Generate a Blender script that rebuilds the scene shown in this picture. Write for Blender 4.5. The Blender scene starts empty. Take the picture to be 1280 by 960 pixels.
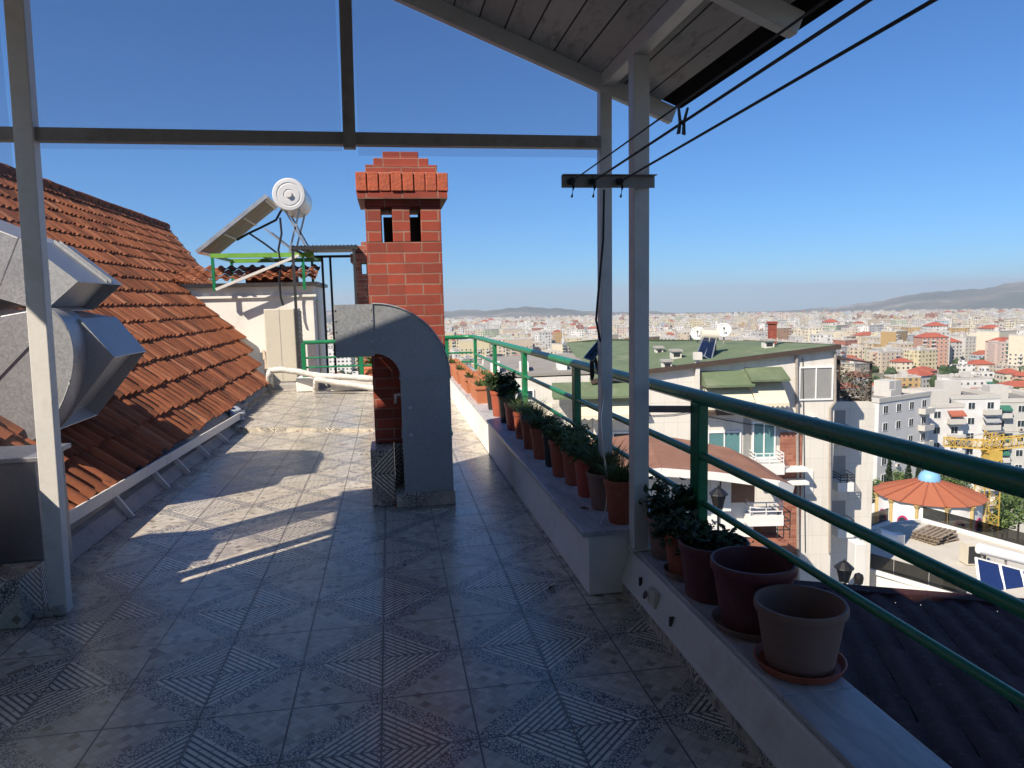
import bpy, bmesh, math, random
from mathutils import Vector, Matrix, noise as mnoise
random.seed(7)
R = random.Random
sc = bpy.context.scene
COL = sc.collection

# ------------------------------------------------------------------ survey of the place
# pinhole model of the view, used only to turn measurements into metres
F = 915.0; CX, CY = 640.0, 480.0; EYE = Vector((0, 0, 1.5))
_d = Vector((190 / F, 8000 / F, 1)).normalized()
_y = Vector(((486 - 640) / F, (379 - 480) / F, 1)).normalized()
_y = (_y - _d * _y.dot(_d)).normalized()
_z = -_d
_x = _y.cross(_z)
def ray(u, v):
    c = Vector(((u - CX) / F, (v - CY) / F, 1))
    return Vector((_x.dot(c), _y.dot(c), _z.dot(c)))
def onz(u, v, z=0.0):
    d = ray(u, v); return EYE + d * ((z - EYE.z) / d.z)
def onx(u, v, x):
    d = ray(u, v); return EYE + d * (x / d.x)
def ony(u, v, y):
    d = ray(u, v); return EYE + d * (y / d.y)
FWD = Vector((_x.z, _y.z, _z.z))

# ------------------------------------------------------------------ mesh helpers
class MB:
    """collects shapes in world metres, build() links them as one mesh object"""
    def __init__(s): s.v = []; s.f = []; s.m = []; s.c = []
    def quad(s, pts, m=0):
        b = len(s.v); s.v += [tuple(p) for p in pts]; s.f.append(tuple(range(b, b + len(pts)))); s.m.append(m); return s
    def hexa(s, p, m=0):
        """8 points: bottom ring 0-3, top ring 4-7"""
        b = len(s.v); s.v += [tuple(q) for q in p]
        for f in ((3, 2, 1, 0), (4, 5, 6, 7), (0, 1, 5, 4), (1, 2, 6, 5), (2, 3, 7, 6), (3, 0, 4, 7)):
            s.f.append(tuple(b + i for i in f)); s.m.append(m)
        return s
    def box(s, x0, x1, y0, y1, z0, z1, m=0):
        return s.hexa([(x0, y0, z0), (x1, y0, z0), (x1, y1, z0), (x0, y1, z0), (x0, y0, z1), (x1, y0, z1), (x1, y1, z1), (x0, y1, z1)], m)
    def bar(s, a, b, w, h, up=(0, 0, 1), m=0):
        a = Vector(a); b = Vector(b); t = (b - a).normalized(); up = Vector(up)
        if abs(t.dot(up)) > .98: up = Vector((0, 1, 0))
        r = t.cross(up).normalized(); u = r.cross(t)
        o = [r * (i * w / 2) + u * (j * h / 2) for i, j in ((-1, -1), (1, -1), (1, 1), (-1, 1))]
        return s.hexa([a + q for q in o] + [b + q for q in o], m)
    def tube(s, pts, r, n=10, m=0, caps=True):
        pts = [Vector(p) for p in pts]; rr = r if isinstance(r, (list, tuple)) else [r] * len(pts)
        b = len(s.v); prev = None
        for i, p in enumerate(pts):
            t = (pts[min(i + 1, len(pts) - 1)] - pts[max(i - 1, 0)]).normalized()
            up = Vector((0, 0, 1)) if abs(t.z) < .95 else Vector((0, 1, 0))
            x = t.cross(up).normalized(); y = x.cross(t)
            for k in range(n):
                a = 2 * math.pi * k / n
                s.v.append(tuple(p + (x * math.cos(a) + y * math.sin(a)) * rr[i]))
        for i in range(len(pts) - 1):
            for k in range(n):
                q = b + i * n; s.f.append((q + k, q + (k + 1) % n, q + n + (k + 1) % n, q + n + k)); s.m.append(m)
        if caps:
            s.f.append(tuple(b + k for k in range(n - 1, -1, -1))); s.m.append(m)
            q = b + (len(pts) - 1) * n; s.f.append(tuple(q + k for k in range(n))); s.m.append(m)
        return s
    def lathe(s, prof, c=(0, 0, 0), n=28, m=0):
        b = len(s.v)
        for (r, z) in prof:
            for k in range(n):
                a = 2 * math.pi * k / n
                s.v.append((c[0] + r * math.cos(a), c[1] + r * math.sin(a), c[2] + z))
        for i in range(len(prof) - 1):
            for k in range(n):
                q = b + i * n; s.f.append((q + k, q + (k + 1) % n, q + n + (k + 1) % n, q + n + k)); s.m.append(m)
        for i, rev in ((0, True), (len(prof) - 1, False)):
            if prof[i][0] > 1e-4:
                q = [b + i * n + k for k in range(n)]; s.f.append(tuple(reversed(q)) if rev else tuple(q)); s.m.append(m)
        return s
    def prism(s, outline, ext, m=0, cap=True):
        """outline: points, ext: vector"""
        b = len(s.v); n = len(outline); e = Vector(ext)
        s.v += [tuple(p) for p in outline] + [tuple(Vector(p) + e) for p in outline]
        if cap:
            s.f.append(tuple(range(b + n - 1, b - 1, -1))); s.f.append(tuple(range(b + n, b + 2 * n))); s.m += [m, m]
        for i in range(n):
            j = (i + 1) % n; s.f.append((b + i, b + j, b + n + j, b + n + i)); s.m.append(m)
        return s
    def build(s, name, mat, parent=None, loc=None, bevel=0, smooth=False, local=False, solid=0, seg=2):
        me = bpy.data.meshes.new(name)
        org = Vector((0, 0, 0))
        if parent is not None: org = ORG.get(parent.name, Vector((0, 0, 0)))
        elif loc is not None: org = Vector(loc)
        off = Vector((0, 0, 0)) if local else org
        me.from_pydata([tuple(Vector(v) - off) for v in s.v], [], s.f)
        for mm in (mat if isinstance(mat, (list, tuple)) else [mat]): me.materials.append(mm)
        if any(s.m): me.polygons.foreach_set('material_index', s.m)
        bm = bmesh.new(); bm.from_mesh(me); bmesh.ops.recalc_face_normals(bm, faces=bm.faces); bm.to_mesh(me); bm.free()
        o = bpy.data.objects.new(name, me); COL.objects.link(o)
        if parent is not None: o.parent = parent
        else: o.location = org
        ORG[o.name] = org
        if smooth:
            me.polygons.foreach_set('use_smooth', [True] * len(me.polygons))
            me.set_sharp_from_angle(angle=math.radians(40))
        if solid:
            md = o.modifiers.new('solid', 'SOLIDIFY'); md.thickness = solid; md.offset = 0
        if bevel:
            md = o.modifiers.new('bevel', 'BEVEL'); md.width = bevel; md.segments = seg; md.limit_method = 'ANGLE'; md.angle_limit = math.radians(40)
        return o
ORG = {}
def tag(o, label, cat, group=None):
    o['label'] = label; o['category'] = cat
    if group: o['group'] = group
    return o
def thing(name, label, cat, loc=(0, 0, 0), group=None):
    o = bpy.data.objects.new(name, None); COL.objects.link(o); o.location = loc
    o.empty_display_size = .1
    ORG[o.name] = Vector(loc)
    return tag(o, label, cat, group)
def struct(o): o['kind'] = 'structure'; return o
def kids(o): return [c for c in bpy.data.objects if c.parent is o]
def copy_tree(o, parent=None, table=None):
    c = o.copy(); COL.objects.link(c)
    if parent is not None: c.parent = parent
    for ch in o.children: copy_tree(ch, c)
    return c
def dup(o, loc, rz=0, scale=None, label=None):
    c = copy_tree(o); c.location = loc; c.rotation_euler = (0, 0, rz)
    if scale: c.scale = scale
    if label: c['label'] = label
    return c

# ------------------------------------------------------------------ material helpers
class NT:
    def __init__(s, name):
        s.mat = bpy.data.materials.new(name); s.mat.use_nodes = True
        s.t = s.mat.node_tree; s.t.nodes.clear()
        s.out = s.n('ShaderNodeOutputMaterial')
    def n(s, typ, **kw):
        x = s.t.nodes.new(typ)
        for k, v in kw.items(): setattr(x, k, v)
        return x
    def l(s, a, b): s.t.links.new(a, b)
    def set(s, sock, v):
        if isinstance(v, bpy.types.NodeSocket): s.l(v, sock)
        elif v is not None: sock.default_value = v
    def m(s, op, a, b=None, c=None, clamp=False):
        x = s.n('ShaderNodeMath', operation=op, use_clamp=clamp)
        for i, v in enumerate((a, b, c)): s.set(x.inputs[i], v)
        return x.outputs[0]
    def mix(s, f, a, b, blend='MIX'):
        x = s.n('ShaderNodeMix', data_type='RGBA', blend_type=blend)
        s.set(x.inputs[0], f); s.set(x.inputs[6], a); s.set(x.inputs[7], b); return x.outputs[2]
    def co(s, which='Object'): return s.n('ShaderNodeTexCoord').outputs[which]
    def noise(s, vec, scale, detail=4, rough=.55, out=0):
        x = s.n('ShaderNodeTexNoise'); s.l(vec, x.inputs['Vector']); x.inputs['Scale'].default_value = scale
        x.inputs['Detail'].default_value = detail; x.inputs['Roughness'].default_value = rough; return x.outputs[out]
    def ramp(s, f, stops):
        x = s.n('ShaderNodeValToRGB'); s.l(f, x.inputs[0]); e = x.color_ramp.elements
        while len(e) < len(stops): e.new(.5)
        for i, (p, c) in enumerate(stops): e[i].position = p; e[i].color = c if len(c) == 4 else (*c, 1)
        return x.outputs[0]
    def sep(s, vec):
        x = s.n('ShaderNodeSeparateXYZ'); s.l(vec, x.inputs[0]); return x.outputs
    def comb(s, x, y, z):
        q = s.n('ShaderNodeCombineXYZ'); s.set(q.inputs[0], x); s.set(q.inputs[1], y); s.set(q.inputs[2], z); return q.outputs[0]
    def mapv(s, vec, scale=(1, 1, 1), rot=(0, 0, 0), loc=(0, 0, 0)):
        x = s.n('ShaderNodeMapping'); s.l(vec, x.inputs[0]); x.inputs['Scale'].default_value = scale; x.inputs['Rotation'].default_value = rot; x.inputs['Location'].default_value = loc; return x.outputs[0]
    def bump(s, h, strength=.3, dist=.01):
        x = s.n('ShaderNodeBump'); s.l(h, x.inputs['Height']); x.inputs['Strength'].default_value = strength; x.inputs['Distance'].default_value = dist; return x.outputs[0]
    def pbr(s, col, rough=.6, metal=0, normal=None, spec=None, **kw):
        p = s.n('ShaderNodeBsdfPrincipled'); s.set(p.inputs['Base Color'], col if isinstance(col, bpy.types.NodeSocket) else (*col[:3], 1))
        s.set(p.inputs['Roughness'], rough); s.set(p.inputs['Metallic'], metal)
        if normal is not None: s.l(normal, p.inputs['Normal'])
        if spec is not None: p.inputs['Specular IOR Level'].default_value = spec
        for k, v in kw.items(): s.set(p.inputs[k], v)
        s.l(p.outputs[0], s.out.inputs[0]); return s.mat
def c4(c): return (*c, 1)
def M(name, col, rough=.6, metal=0, var=.25, scale=6, bump=.15, bscale=40, dirt=None, dscale=3, damt=.5, spec=None):
    """plain weathered surface: two octaves of tone, optional dirt blotches, fine bump"""
    t = NT(name); o = t.co()
    a = t.noise(o, scale, 5); b = t.noise(o, scale * 7, 3)
    f = t.m('MULTIPLY_ADD', b, .4, t.m('MULTIPLY', a, .6))
    f = t.m('MULTIPLY_ADD', t.m('SUBTRACT', f, .5), 2.2, .5, clamp=True)
    lo = tuple(x * (1 - var) for x in col); hi = tuple(min(1, x * (1 + var)) for x in col)
    c = t.mix(f, c4(lo), c4(hi))
    if dirt:
        g = t.noise(o, dscale, 6, .65)
        g = t.m('MULTIPLY', t.m('MULTIPLY_ADD', t.m('SUBTRACT', g, .52), 5, 0, clamp=True), damt)
        c = t.mix(g, c, c4(dirt))
    r = t.m('MULTIPLY_ADD', a, .25, rough - .12, clamp=True)
    nb = t.bump(t.noise(o, bscale, 4), bump, .01) if bump else None
    return t.pbr(c, r, metal, nb, spec)

m_white = M('white_paint', (.66, .64, .60), .45, var=.08, scale=5, dirt=(.36, .31, .25), dscale=5, damt=.4, bump=.08)
m_beam = M('grey_painted_steel', (.30, .27, .24), .5, var=.15, dirt=(.16, .11, .08), dscale=8, damt=.6)
m_stucco = M('white_stucco', (.80, .78, .73), .85, var=.07, scale=2, bump=.25, bscale=90, dirt=(.46, .42, .36), dscale=1.6, damt=.4)
m_stucco2 = M('weathered_stucco', (.66, .64, .59), .9, var=.08, scale=1, bump=.2, bscale=30, dirt=(.36, .33, .29), dscale=1.1, damt=.5)
m_conc = M('cement', (.36, .34, .31), .9, var=.2, scale=6, bump=.4, bscale=60, dirt=(.16, .14, .12), dscale=7, damt=.7)
m_green = M('green_gloss_paint', (.012, .19, .075), .3, var=.25, scale=9, bump=.12, bscale=70, dirt=(.07, .05, .035), dscale=24, damt=.55, spec=.5)
m_dark = M('dark_steel', (.03, .03, .032), .5, var=.3, bump=.1)
m_black = M('black_plastic', (.012, .012, .013), .45, var=.3, bump=.05)
m_tar = M('tarred_roof_felt', (.012, .011, .011), .95, var=.3, bump=.3, spec=.03)
m_rope = M('dark_cord', (.03, .03, .034), .7, var=.2, bump=.2)
m_cream = M('cream_casing', (.62, .57, .46), .45, var=.06, scale=3, bump=.04, dirt=(.4, .34, .25), dscale=3, damt=.3)
m_panel = M('collector_glass', (.012, .02, .05), .12, var=.3, scale=3, bump=0)
m_alu = M('aluminium', (.62, .63, .64), .35, .85, var=.1, bump=.05)
m_pipe = M('wrapped_pipe', (.62, .60, .55), .8, var=.2, scale=20, bump=.6, bscale=60, dirt=(.3, .27, .22), dscale=9, damt=.6)
m_soil = M('potting_soil', (.05, .035, .025), .95, var=.5, scale=30, bump=1, bscale=60)
m_terra = M('terracotta_plastic', (.36, .085, .042), .55, var=.18, scale=7, dirt=(.34, .22, .16), dscale=5, damt=.55, bump=.15)
m_taupe = M('faded_terracotta', (.24, .14, .11), .65, var=.1, scale=6, dirt=(.22, .12, .10), dscale=4, damt=.5, bump=.15)
m_maroon = M('maroon_plastic', (.13, .030, .034), .5, var=.2, scale=6, bump=.1, dirt=(.20, .12, .10), dscale=5, damt=.4)
m_redpot = M('red_plastic', (.42, .07, .045), .45, var=.15, scale=6, bump=.08, dirt=(.34, .16, .12), dscale=5, damt=.4)
m_orange = M('orange_clay', (.50, .17, .075), .65, var=.15, scale=7, dirt=(.3, .14, .08), dscale=8, damt=.5, bump=.2)
m_blackpot = M('black_nursery_plastic', (.02, .018, .018), .45, var=.2, bump=.05)
m_glassdark = M('window_glass', (.025, .04, .05), .08, var=.3, scale=1, bump=0)
m_teal = M('teal_window_glass', (.10, .22, .23), .1, var=.2, scale=1, bump=0)

def galv(name, base=(.43, .445, .46)):
    t = NT(name); o = t.co()
    v = t.n('ShaderNodeTexVoronoi'); t.l(o, v.inputs[0]); v.inputs['Scale'].default_value = 75
    s = t.n('ShaderNodeSeparateColor'); t.l(v.outputs['Color'], s.inputs[0])
    f = t.m('MULTIPLY_ADD', t.noise(o, 2.2, 6), .8, t.m('MULTIPLY', s.outputs[0], .2))
    c = t.mix(f, c4(tuple(x * .72 for x in base)), c4(tuple(x * 1.2 for x in base)))
    g = t.m('MULTIPLY_ADD', t.m('SUBTRACT', t.noise(o, 2.3, 6, .65), .56), 5, 0, clamp=True)
    c = t.mix(t.m('MULTIPLY', g, .5), c, (.33, .29, .24, 1))
    r = t.m('MULTIPLY_ADD', s.outputs[1], .15, .46)
    return t.pbr(c, r, .7, t.bump(t.noise(o, 5, 2), .12, .02))
m_galv = galv('galvanised_sheet')

def marble():
    t = NT('grey_marble'); o = t.co()
    n = t.noise(t.mapv(o, (3, .7, 3), (0, 0, .5)), 3, 8, .6)
    c = t.ramp(n, [(.3, (.30, .31, .33)), (.5, (.50, .50, .51)), (.58, (.36, .37, .39)), (.8, (.56, .56, .55))])
    d = t.m('MULTIPLY_ADD', t.m('SUBTRACT', t.noise(o, 5, 6, .7), .55), 4, 0, clamp=True)
    c = t.mix(t.m('MULTIPLY', d, .6), c, (.20, .17, .14, 1))
    return t.pbr(c, .4, 0, t.bump(n, .05))
m_marble = marble()

def floor_tiles():
    """glazed outdoor tile, two-tile repeat: ribbed diamond, pebble band, small mosaic"""
    t = NT('patterned_floor_tile'); o = t.co(); ox, oy, oz = t.sep(o)
    g = t.n('ShaderNodeNewGeometry'); nx, ny, nz = t.sep(g.outputs['Normal'])
    up = t.m('GREATER_THAN', t.m('ABSOLUTE', nz), .6); sd = t.m('GREATER_THAN', t.m('ABSOLUTE', nx), .6)
    inv = t.m('SUBTRACT', 1, up)
    x = t.m('ADD', t.m('MULTIPLY', ox, t.m('SUBTRACT', 1, sd)), t.m('MULTIPLY', oy, sd))
    y = t.m('ADD', t.m('MULTIPLY', oy, up), t.m('MULTIPLY', t.m('ADD', oz, .12), inv))
    P = .664
    def fold(a, off):
        q = t.m('FRACT', t.m('ADD', t.m('DIVIDE', t.m('SUBTRACT', a, off), P), .5))
        return t.m('MULTIPLY', t.m('ABSOLUTE', t.m('SUBTRACT', q, .5)), 2.0)
    px = fold(x, -.088); py = fold(y, 2.36)
    d = t.m('ADD', px, py); e = t.m('SUBTRACT', px, py)
    # ribs parallel to the diamond's edge
    rib = t.m('MULTIPLY', d, 10.3)
    ribf = t.m('FRACT', rib); ribi = t.m('FLOOR', rib)
    ribm = t.m('GREATER_THAN', ribf, .40)
    brk = t.m('FRACT', t.m('ADD', t.m('MULTIPLY', e, 3.4), t.m('MULTIPLY', ribi, .37)))
    ribm = t.m('MULTIPLY', ribm, t.m('GREATER_THAN', brk, .06))
    # pebbles
    def vor(sc_, feat, vec):
        v = t.n('ShaderNodeTexVoronoi', feature=feat); t.l(vec, v.inputs[0]); v.inputs['Scale'].default_value = sc_; return v
    flat = t.comb(x, y, 0)
    pe = t.m('GREATER_THAN', vor(78, 'DISTANCE_TO_EDGE', flat).outputs[0], .11)
    # mosaic of small squares set on the diagonal
    K = 21.0
    a = t.m('MULTIPLY', t.m('ADD', x, y), K); b = t.m('MULTIPLY', t.m('SUBTRACT', x, y), K)
    wn = t.n('ShaderNodeTexWhiteNoise', noise_dimensions='2D'); t.l(t.comb(t.m('FLOOR', a), t.m('FLOOR', b), 0), wn.inputs[0])
    fa = t.m('FRACT', a); fb = t.m('FRACT', b)
    ms = t.m('MULTIPLY', t.m('GREATER_THAN', fa, .05), t.m('GREATER_THAN', fb, .05))
    mcol = t.ramp(wn.outputs[0], [(0, (.22, .175, .135)), (.06, (.30, .245, .19)), (.09, (.44, .385, .30)), (.4, (.53, .475, .385)), (.75, (.63, .575, .475)), (1, (.43, .385, .32))])
    mcol = t.mix(ms, (.30, .28, .25, 1), mcol)
    lite = (.74, .67, .55, 1); drk = (.085, .083, .085, 1)
    c_rib = t.mix(ribm, drk, lite); c_peb = t.mix(pe, (.085, .083, .085, 1), (.63, .58, .50, 1))
    in_rib = t.m('LESS_THAN', d, .78); in_mos = t.m('GREATER_THAN', d, 1.12)
    c = t.mix(in_rib, c_peb, c_rib); c = t.mix(in_mos, c, mcol)
    tv = t.n('ShaderNodeTexWhiteNoise', noise_dimensions='2D'); t.l(t.comb(t.m('FLOOR', t.m('DIVIDE', t.m('ADD', x, .088), P / 2)), t.m('FLOOR', t.m('DIVIDE', t.m('SUBTRACT', y, 2.36), P / 2)), 0), tv.inputs[0])
    c = t.mix(t.m('MULTIPLY', tv.outputs[0], .3), c, t.mix(1.0, c, (.62, .57, .50, 1), 'MULTIPLY'))
    h = t.m('ADD', t.m('MULTIPLY', in_rib, ribm), t.m('MULTIPLY', t.m('SUBTRACT', 1, in_rib), t.m('MULTIPLY', pe, t.m('SUBTRACT', 1, in_mos))))
    h = t.m('ADD', h, t.m('MULTIPLY', in_mos, t.m('MULTIPLY_ADD', ms, .3, .6)))
    # joints at px,py = 0 and 1
    def joint(p): return t.m('MAXIMUM', t.m('LESS_THAN', p, .010), t.m('GREATER_THAN', p, .990))
    j = t.m('MAXIMUM', joint(px), joint(py))
    c = t.mix(j, c, (.10, .095, .09, 1))
    # wear: big dull stains, rain marks
    st = t.m('MULTIPLY_ADD', t.m('SUBTRACT', t.noise(o, 1.7, 7, .66), .48), 3, 0, clamp=True)
    c = t.mix(t.m('MULTIPLY', st, .42), c, (.24, .19, .145, 1))
    sp = t.m('MULTIPLY_ADD', t.m('SUBTRACT', t.noise(o, 13, 4, .6), .63), 9, 0, clamp=True)
    c = t.mix(t.m('MULTIPLY', sp, .6), c, (.13, .10, .08, 1))
    gr = t.m('MULTIPLY_ADD', t.m('SUBTRACT', t.noise(o, 5, 6, .7), .5), 3, .25, clamp=True)
    near_joint = t.m('MAXIMUM', t.m('LESS_THAN', px, .035), t.m('LESS_THAN', py, .035))
    c = t.mix(t.m('MULTIPLY', t.m('MULTIPLY', near_joint, gr), .6), c, (.14, .115, .09, 1))
    rr = t.m('MULTIPLY_ADD', t.noise(o, 2.4, 5, .6), .4, .08)
    rr = t.m('ADD', rr, t.m('MULTIPLY', j, .3))
    return t.pbr(c, rr, 0, t.bump(t.m('MULTIPLY', h, t.m('SUBTRACT', 1, j)), .22, .003), **{'Coat Weight': .15, 'Coat Roughness': .2})
m_floor = floor_tiles()

def brick(name, c1, c2, mortar, scale=1.0, bw=.26, bh=.078):
    t = NT(name); o = t.co(); x, y, z = t.sep(o)
    g = t.n('ShaderNodeNewGeometry'); nx, ny, nz = t.sep(g.outputs['Normal'])
    side = t.m('GREATER_THAN', t.m('ABSOLUTE', nx), .7)
    h = t.m('ADD', t.m('MULTIPLY', t.m('SUBTRACT', 1, side), x), t.m('MULTIPLY', side, t.m('ADD', y, bw / 2)))
    jx = t.noise(o, 9, 3); zz = t.m('ADD', z, t.m('MULTIPLY', t.m('SUBTRACT', jx, .5), .012))
    b = t.n('ShaderNodeTexBrick'); t.l(t.comb(h, zz, 0), b.inputs[0])
    b.inputs['Scale'].default_value = 1; b.inputs['Brick Width'].default_value = bw; b.inputs['Row Height'].default_value = bh
    b.inputs['Mortar Size'].default_value = .006; b.inputs['Mortar Smooth'].default_value = .2
    wn = t.n('ShaderNodeTexWhiteNoise', noise_dimensions='2D'); rowi = t.m('FLOOR', t.m('DIVIDE', zz, bh)); t.l(t.comb(t.m('FLOOR', t.m('DIVIDE', t.m('ADD', h, t.m('MULTIPLY', t.m('MODULO', rowi, 2.0), bw / 2)), bw)), rowi, 0), wn.inputs[0])
    b.inputs['Color1'].default_value = c4(c1); b.inputs['Color2'].default_value = c4(c2); b.inputs['Mortar'].default_value = c4(mortar)
    n = t.noise(o, 14, 6, .65)
    c = t.mix(t.m('MULTIPLY_ADD', t.m('SUBTRACT', n, .5), 3, .2, clamp=True), b.outputs[0], t.mix(.5, b.outputs[0], (.20, .06, .035, 1)))
    c = t.mix(t.m('MULTIPLY', t.m('POWER', wn.outputs[0], 1.6), .62), c, (.16, .035, .022, 1))
    soot = t.m('MULTIPLY_ADD', t.m('SUBTRACT', t.noise(t.mapv(o, (3, 3, 1.2)), 1.6, 6, .7), .54), 4, 0, clamp=True)
    c = t.mix(t.m('MULTIPLY', soot, .5), c, (.07, .035, .025, 1))
    hgt = t.m('ADD', t.m('MULTIPLY', t.m('SUBTRACT', 1, b.outputs['Fac']), 1), t.m('MULTIPLY', t.noise(o, 60, 3), .35))
    return t.pbr(c, .75, 0, t.bump(hgt, .6, .006))
m_brick = brick('red_brick', (.36, .058, .03), (.29, .046, .026), (.32, .19, .14))
m_brickpale = brick('pale_brick', (.46, .15, .075), (.38, .11, .06), (.5, .4, .33))
m_brickwall = brick('brick_facade', (.36, .15, .09), (.30, .12, .075), (.42, .30, .24), bw=.5, bh=.16)

def tile_mat(name, stops):
    t = NT(name); o = t.co()
    at = t.n('ShaderNodeAttribute', attribute_name='tone')
    s = t.n('ShaderNodeSeparateColor'); t.l(at.outputs['Color'], s.inputs[0])
    n = t.noise(o, 3.2, 7, .68)
    f = t.m('ADD', t.m('MULTIPLY', s.outputs[0], .55), t.m('MULTIPLY', n, .5))
    c = t.ramp(f, stops)
    # lichen and soot streaks that run down the pans
    k = t.m('MULTIPLY_ADD', t.m('SUBTRACT', t.noise(t.mapv(o, (1.6, 11, 1.6)), 1.2, 7, .75), .52), 6, 0, clamp=True)
    c = t.mix(t.m('MULTIPLY', k, .82), c, (.065, .042, .03, 1))
    k2 = t.m('MULTIPLY_ADD', t.m('SUBTRACT', t.noise(o, 26, 5, .7), .6), 8, 0, clamp=True)
    c = t.mix(t.m('MULTIPLY', k2, .5), c, (.30, .24, .16, 1))
    return t.pbr(c, .86, 0, t.bump(t.noise(o, 45, 4), .4, .006), .2)
m_tile = tile_mat('clay_roof_tile', [(.15, (.10, .042, .026)), (.4, (.22, .075, .038)), (.65, (.34, .118, .055)), (.9, (.43, .19, .105))])
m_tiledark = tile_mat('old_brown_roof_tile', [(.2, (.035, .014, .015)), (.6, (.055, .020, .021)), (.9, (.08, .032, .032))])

def film(nm, k):
    t = NT(nm); o = t.co()
    n = t.noise(t.mapv(o, (45, 1, .5)), 1.3, 6, .75); n2 = t.noise(o, 1.2, 4)
    f = t.m('MULTIPLY_ADD', n, .035, t.m('MULTIPLY_ADD', n2, .06, .03))
    f = t.m('MINIMUM', t.m('MULTIPLY', f, k), .8)
    tr = t.n('ShaderNodeBsdfTransparent'); tr.inputs[0].default_value = (.93, .92, .93, 1)
    df = t.n('ShaderNodeBsdfTranslucent'); df.inputs[0].default_value = (.75, .70, .72, 1)
    d2 = t.n('ShaderNodeBsdfDiffuse'); d2.inputs[0].default_value = (.6, .55, .56, 1)
    mx = t.n('ShaderNodeMixShader'); mx.inputs[0].default_value = .5; t.l(df.outputs[0], mx.inputs[1]); t.l(d2.outputs[0], mx.inputs[2])
    m2 = t.n('ShaderNodeMixShader'); t.l(f, m2.inputs[0]); t.l(tr.outputs[0], m2.inputs[1]); t.l(mx.outputs[0], m2.inputs[2])
    gl = t.n('ShaderNodeBsdfGlossy'); gl.inputs['Roughness'].default_value = .12
    fr = t.n('ShaderNodeFresnel'); fr.inputs[0].default_value = 1.3
    m3 = t.n('ShaderNodeMixShader'); t.l(t.m('MULTIPLY', fr.outputs[0], .12), m3.inputs[0]); t.l(m2.outputs[0], m3.inputs[1]); t.l(gl.outputs[0], m3.inputs[2])
    t.l(m3.outputs[0], t.out.inputs[0]); return t.mat
m_film = film('clear_plastic_film', .4); m_dusty = film('dusty_plastic_film', 8.0)
def smoked():
    t = NT('smoked_glass')
    tr = t.n('ShaderNodeBsdfTransparent'); tr.inputs[0].default_value = (.28, .28, .27, 1)
    gl = t.n('ShaderNodeBsdfGlossy'); gl.inputs['Roughness'].default_value = .03
    mx = t.n('ShaderNodeMixShader'); mx.inputs[0].default_value = .1; t.l(tr.outputs[0], mx.inputs[1]); t.l(gl.outputs[0], mx.inputs[2])
    t.l(mx.outputs[0], t.out.inputs[0]); return t.mat
m_smoke = smoked()
def planks():
    t = NT('whitewashed_planks'); o = t.co(); x, y, z = t.sep(o)
    k = t.m('DIVIDE', x, .128); fr = t.m('FRACT', k); idx = t.m('FLOOR', k)
    gap = t.m('LESS_THAN', fr, .06)
    wn = t.n('ShaderNodeTexWhiteNoise', noise_dimensions='1D'); t.l(idx, wn.inputs['W'])
    gr = t.noise(t.mapv(o, (14, 1.3, 14)), 3, 6, .6)
    c = t.mix(t.m('MULTIPLY_ADD', wn.outputs[0], .5, t.m('MULTIPLY', gr, .5)), (.42, .39, .34, 1), (.68, .64, .58, 1))
    w = t.m('MULTIPLY_ADD', t.m('SUBTRACT', t.noise(t.mapv(o, (9, 2.5, 9)), 2, 7, .7), .53), 7, 0, clamp=True)
    c = t.mix(t.m('MULTIPLY', w, .6), c, (.17, .12, .085, 1))
    c = t.mix(gap, c, (.02, .017, .015, 1))
    return t.pbr(c, .75, 0, t.bump(t.m('SUBTRACT', gr, gap), .3, .01))
m_plank = planks()
def leafmat(name, a, b):
    t = NT(name); oi = t.n('ShaderNodeObjectInfo'); o = t.co()
    at = t.n('ShaderNodeAttribute', attribute_name='tone'); s = t.n('ShaderNodeSeparateColor'); t.l(at.outputs['Color'], s.inputs[0])
    c = t.mix(s.outputs[0], c4(a), c4(b))
    p = t.n('ShaderNodeBsdfPrincipled'); t.l(c, p.inputs['Base Color']); p.inputs['Roughness'].default_value = .55
    tl = t.n('ShaderNodeBsdfTranslucent'); t.l(c, tl.inputs[0])
    mx = t.n('ShaderNodeMixShader'); mx.inputs[0].default_value = .25; t.l(p.outputs[0], mx.inputs[1]); t.l(tl.outputs[0], mx.inputs[2])
    t.l(mx.outputs[0], t.out.inputs[0]); return t.mat
m_leaf = leafmat('leaf_green', (.04, .08, .018), (.15, .22, .05))
m_leaf2 = leafmat('succulent_green', (.05, .085, .02), (.16, .21, .06))
m_leafd = leafmat('dark_leaf', (.018, .04, .013), (.065, .11, .035))
m_cyp = leafmat('cypress_green', (.012, .03, .012), (.04, .065, .03))
def set_tone(o, fn):
    me = o.data; a = me.color_attributes.new('tone', 'FLOAT_COLOR', 'CORNER'); buf = []
    for p in me.polygons:
        v = fn(p.index)
        for _ in p.loop_indices: buf += [v, v, v, 1]
    a.data.foreach_set('color', buf)
# ================================================================== TERRACE
mb = MB(); mb.box(-2.35, 1.12, -4, 9.1, -.25, 0)
terr = struct(mb.build('terrace_floor', m_floor))
mb = MB(); mb.hexa([(-2.35, 9.25, -.25), (1.1, 8.35, -.25), (1.1, 13.3, -.25), (-2.35, 13.3, -.25), (-2.35, 9.25, .075), (1.1, 8.35, .004), (1.1, 13.3, .06), (-2.35, 13.3, .08)])
struct(mb.build('raised_terrace_floor', m_floor))
# body of the building below the terrace
mb = MB(); mb.box(-2.3, 1.36, -4, 13.3, -22, -.26)
tag(mb.build('terrace_building', m_stucco2), 'own apartment building carrying the tiled roof terrace', 'building')

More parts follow.
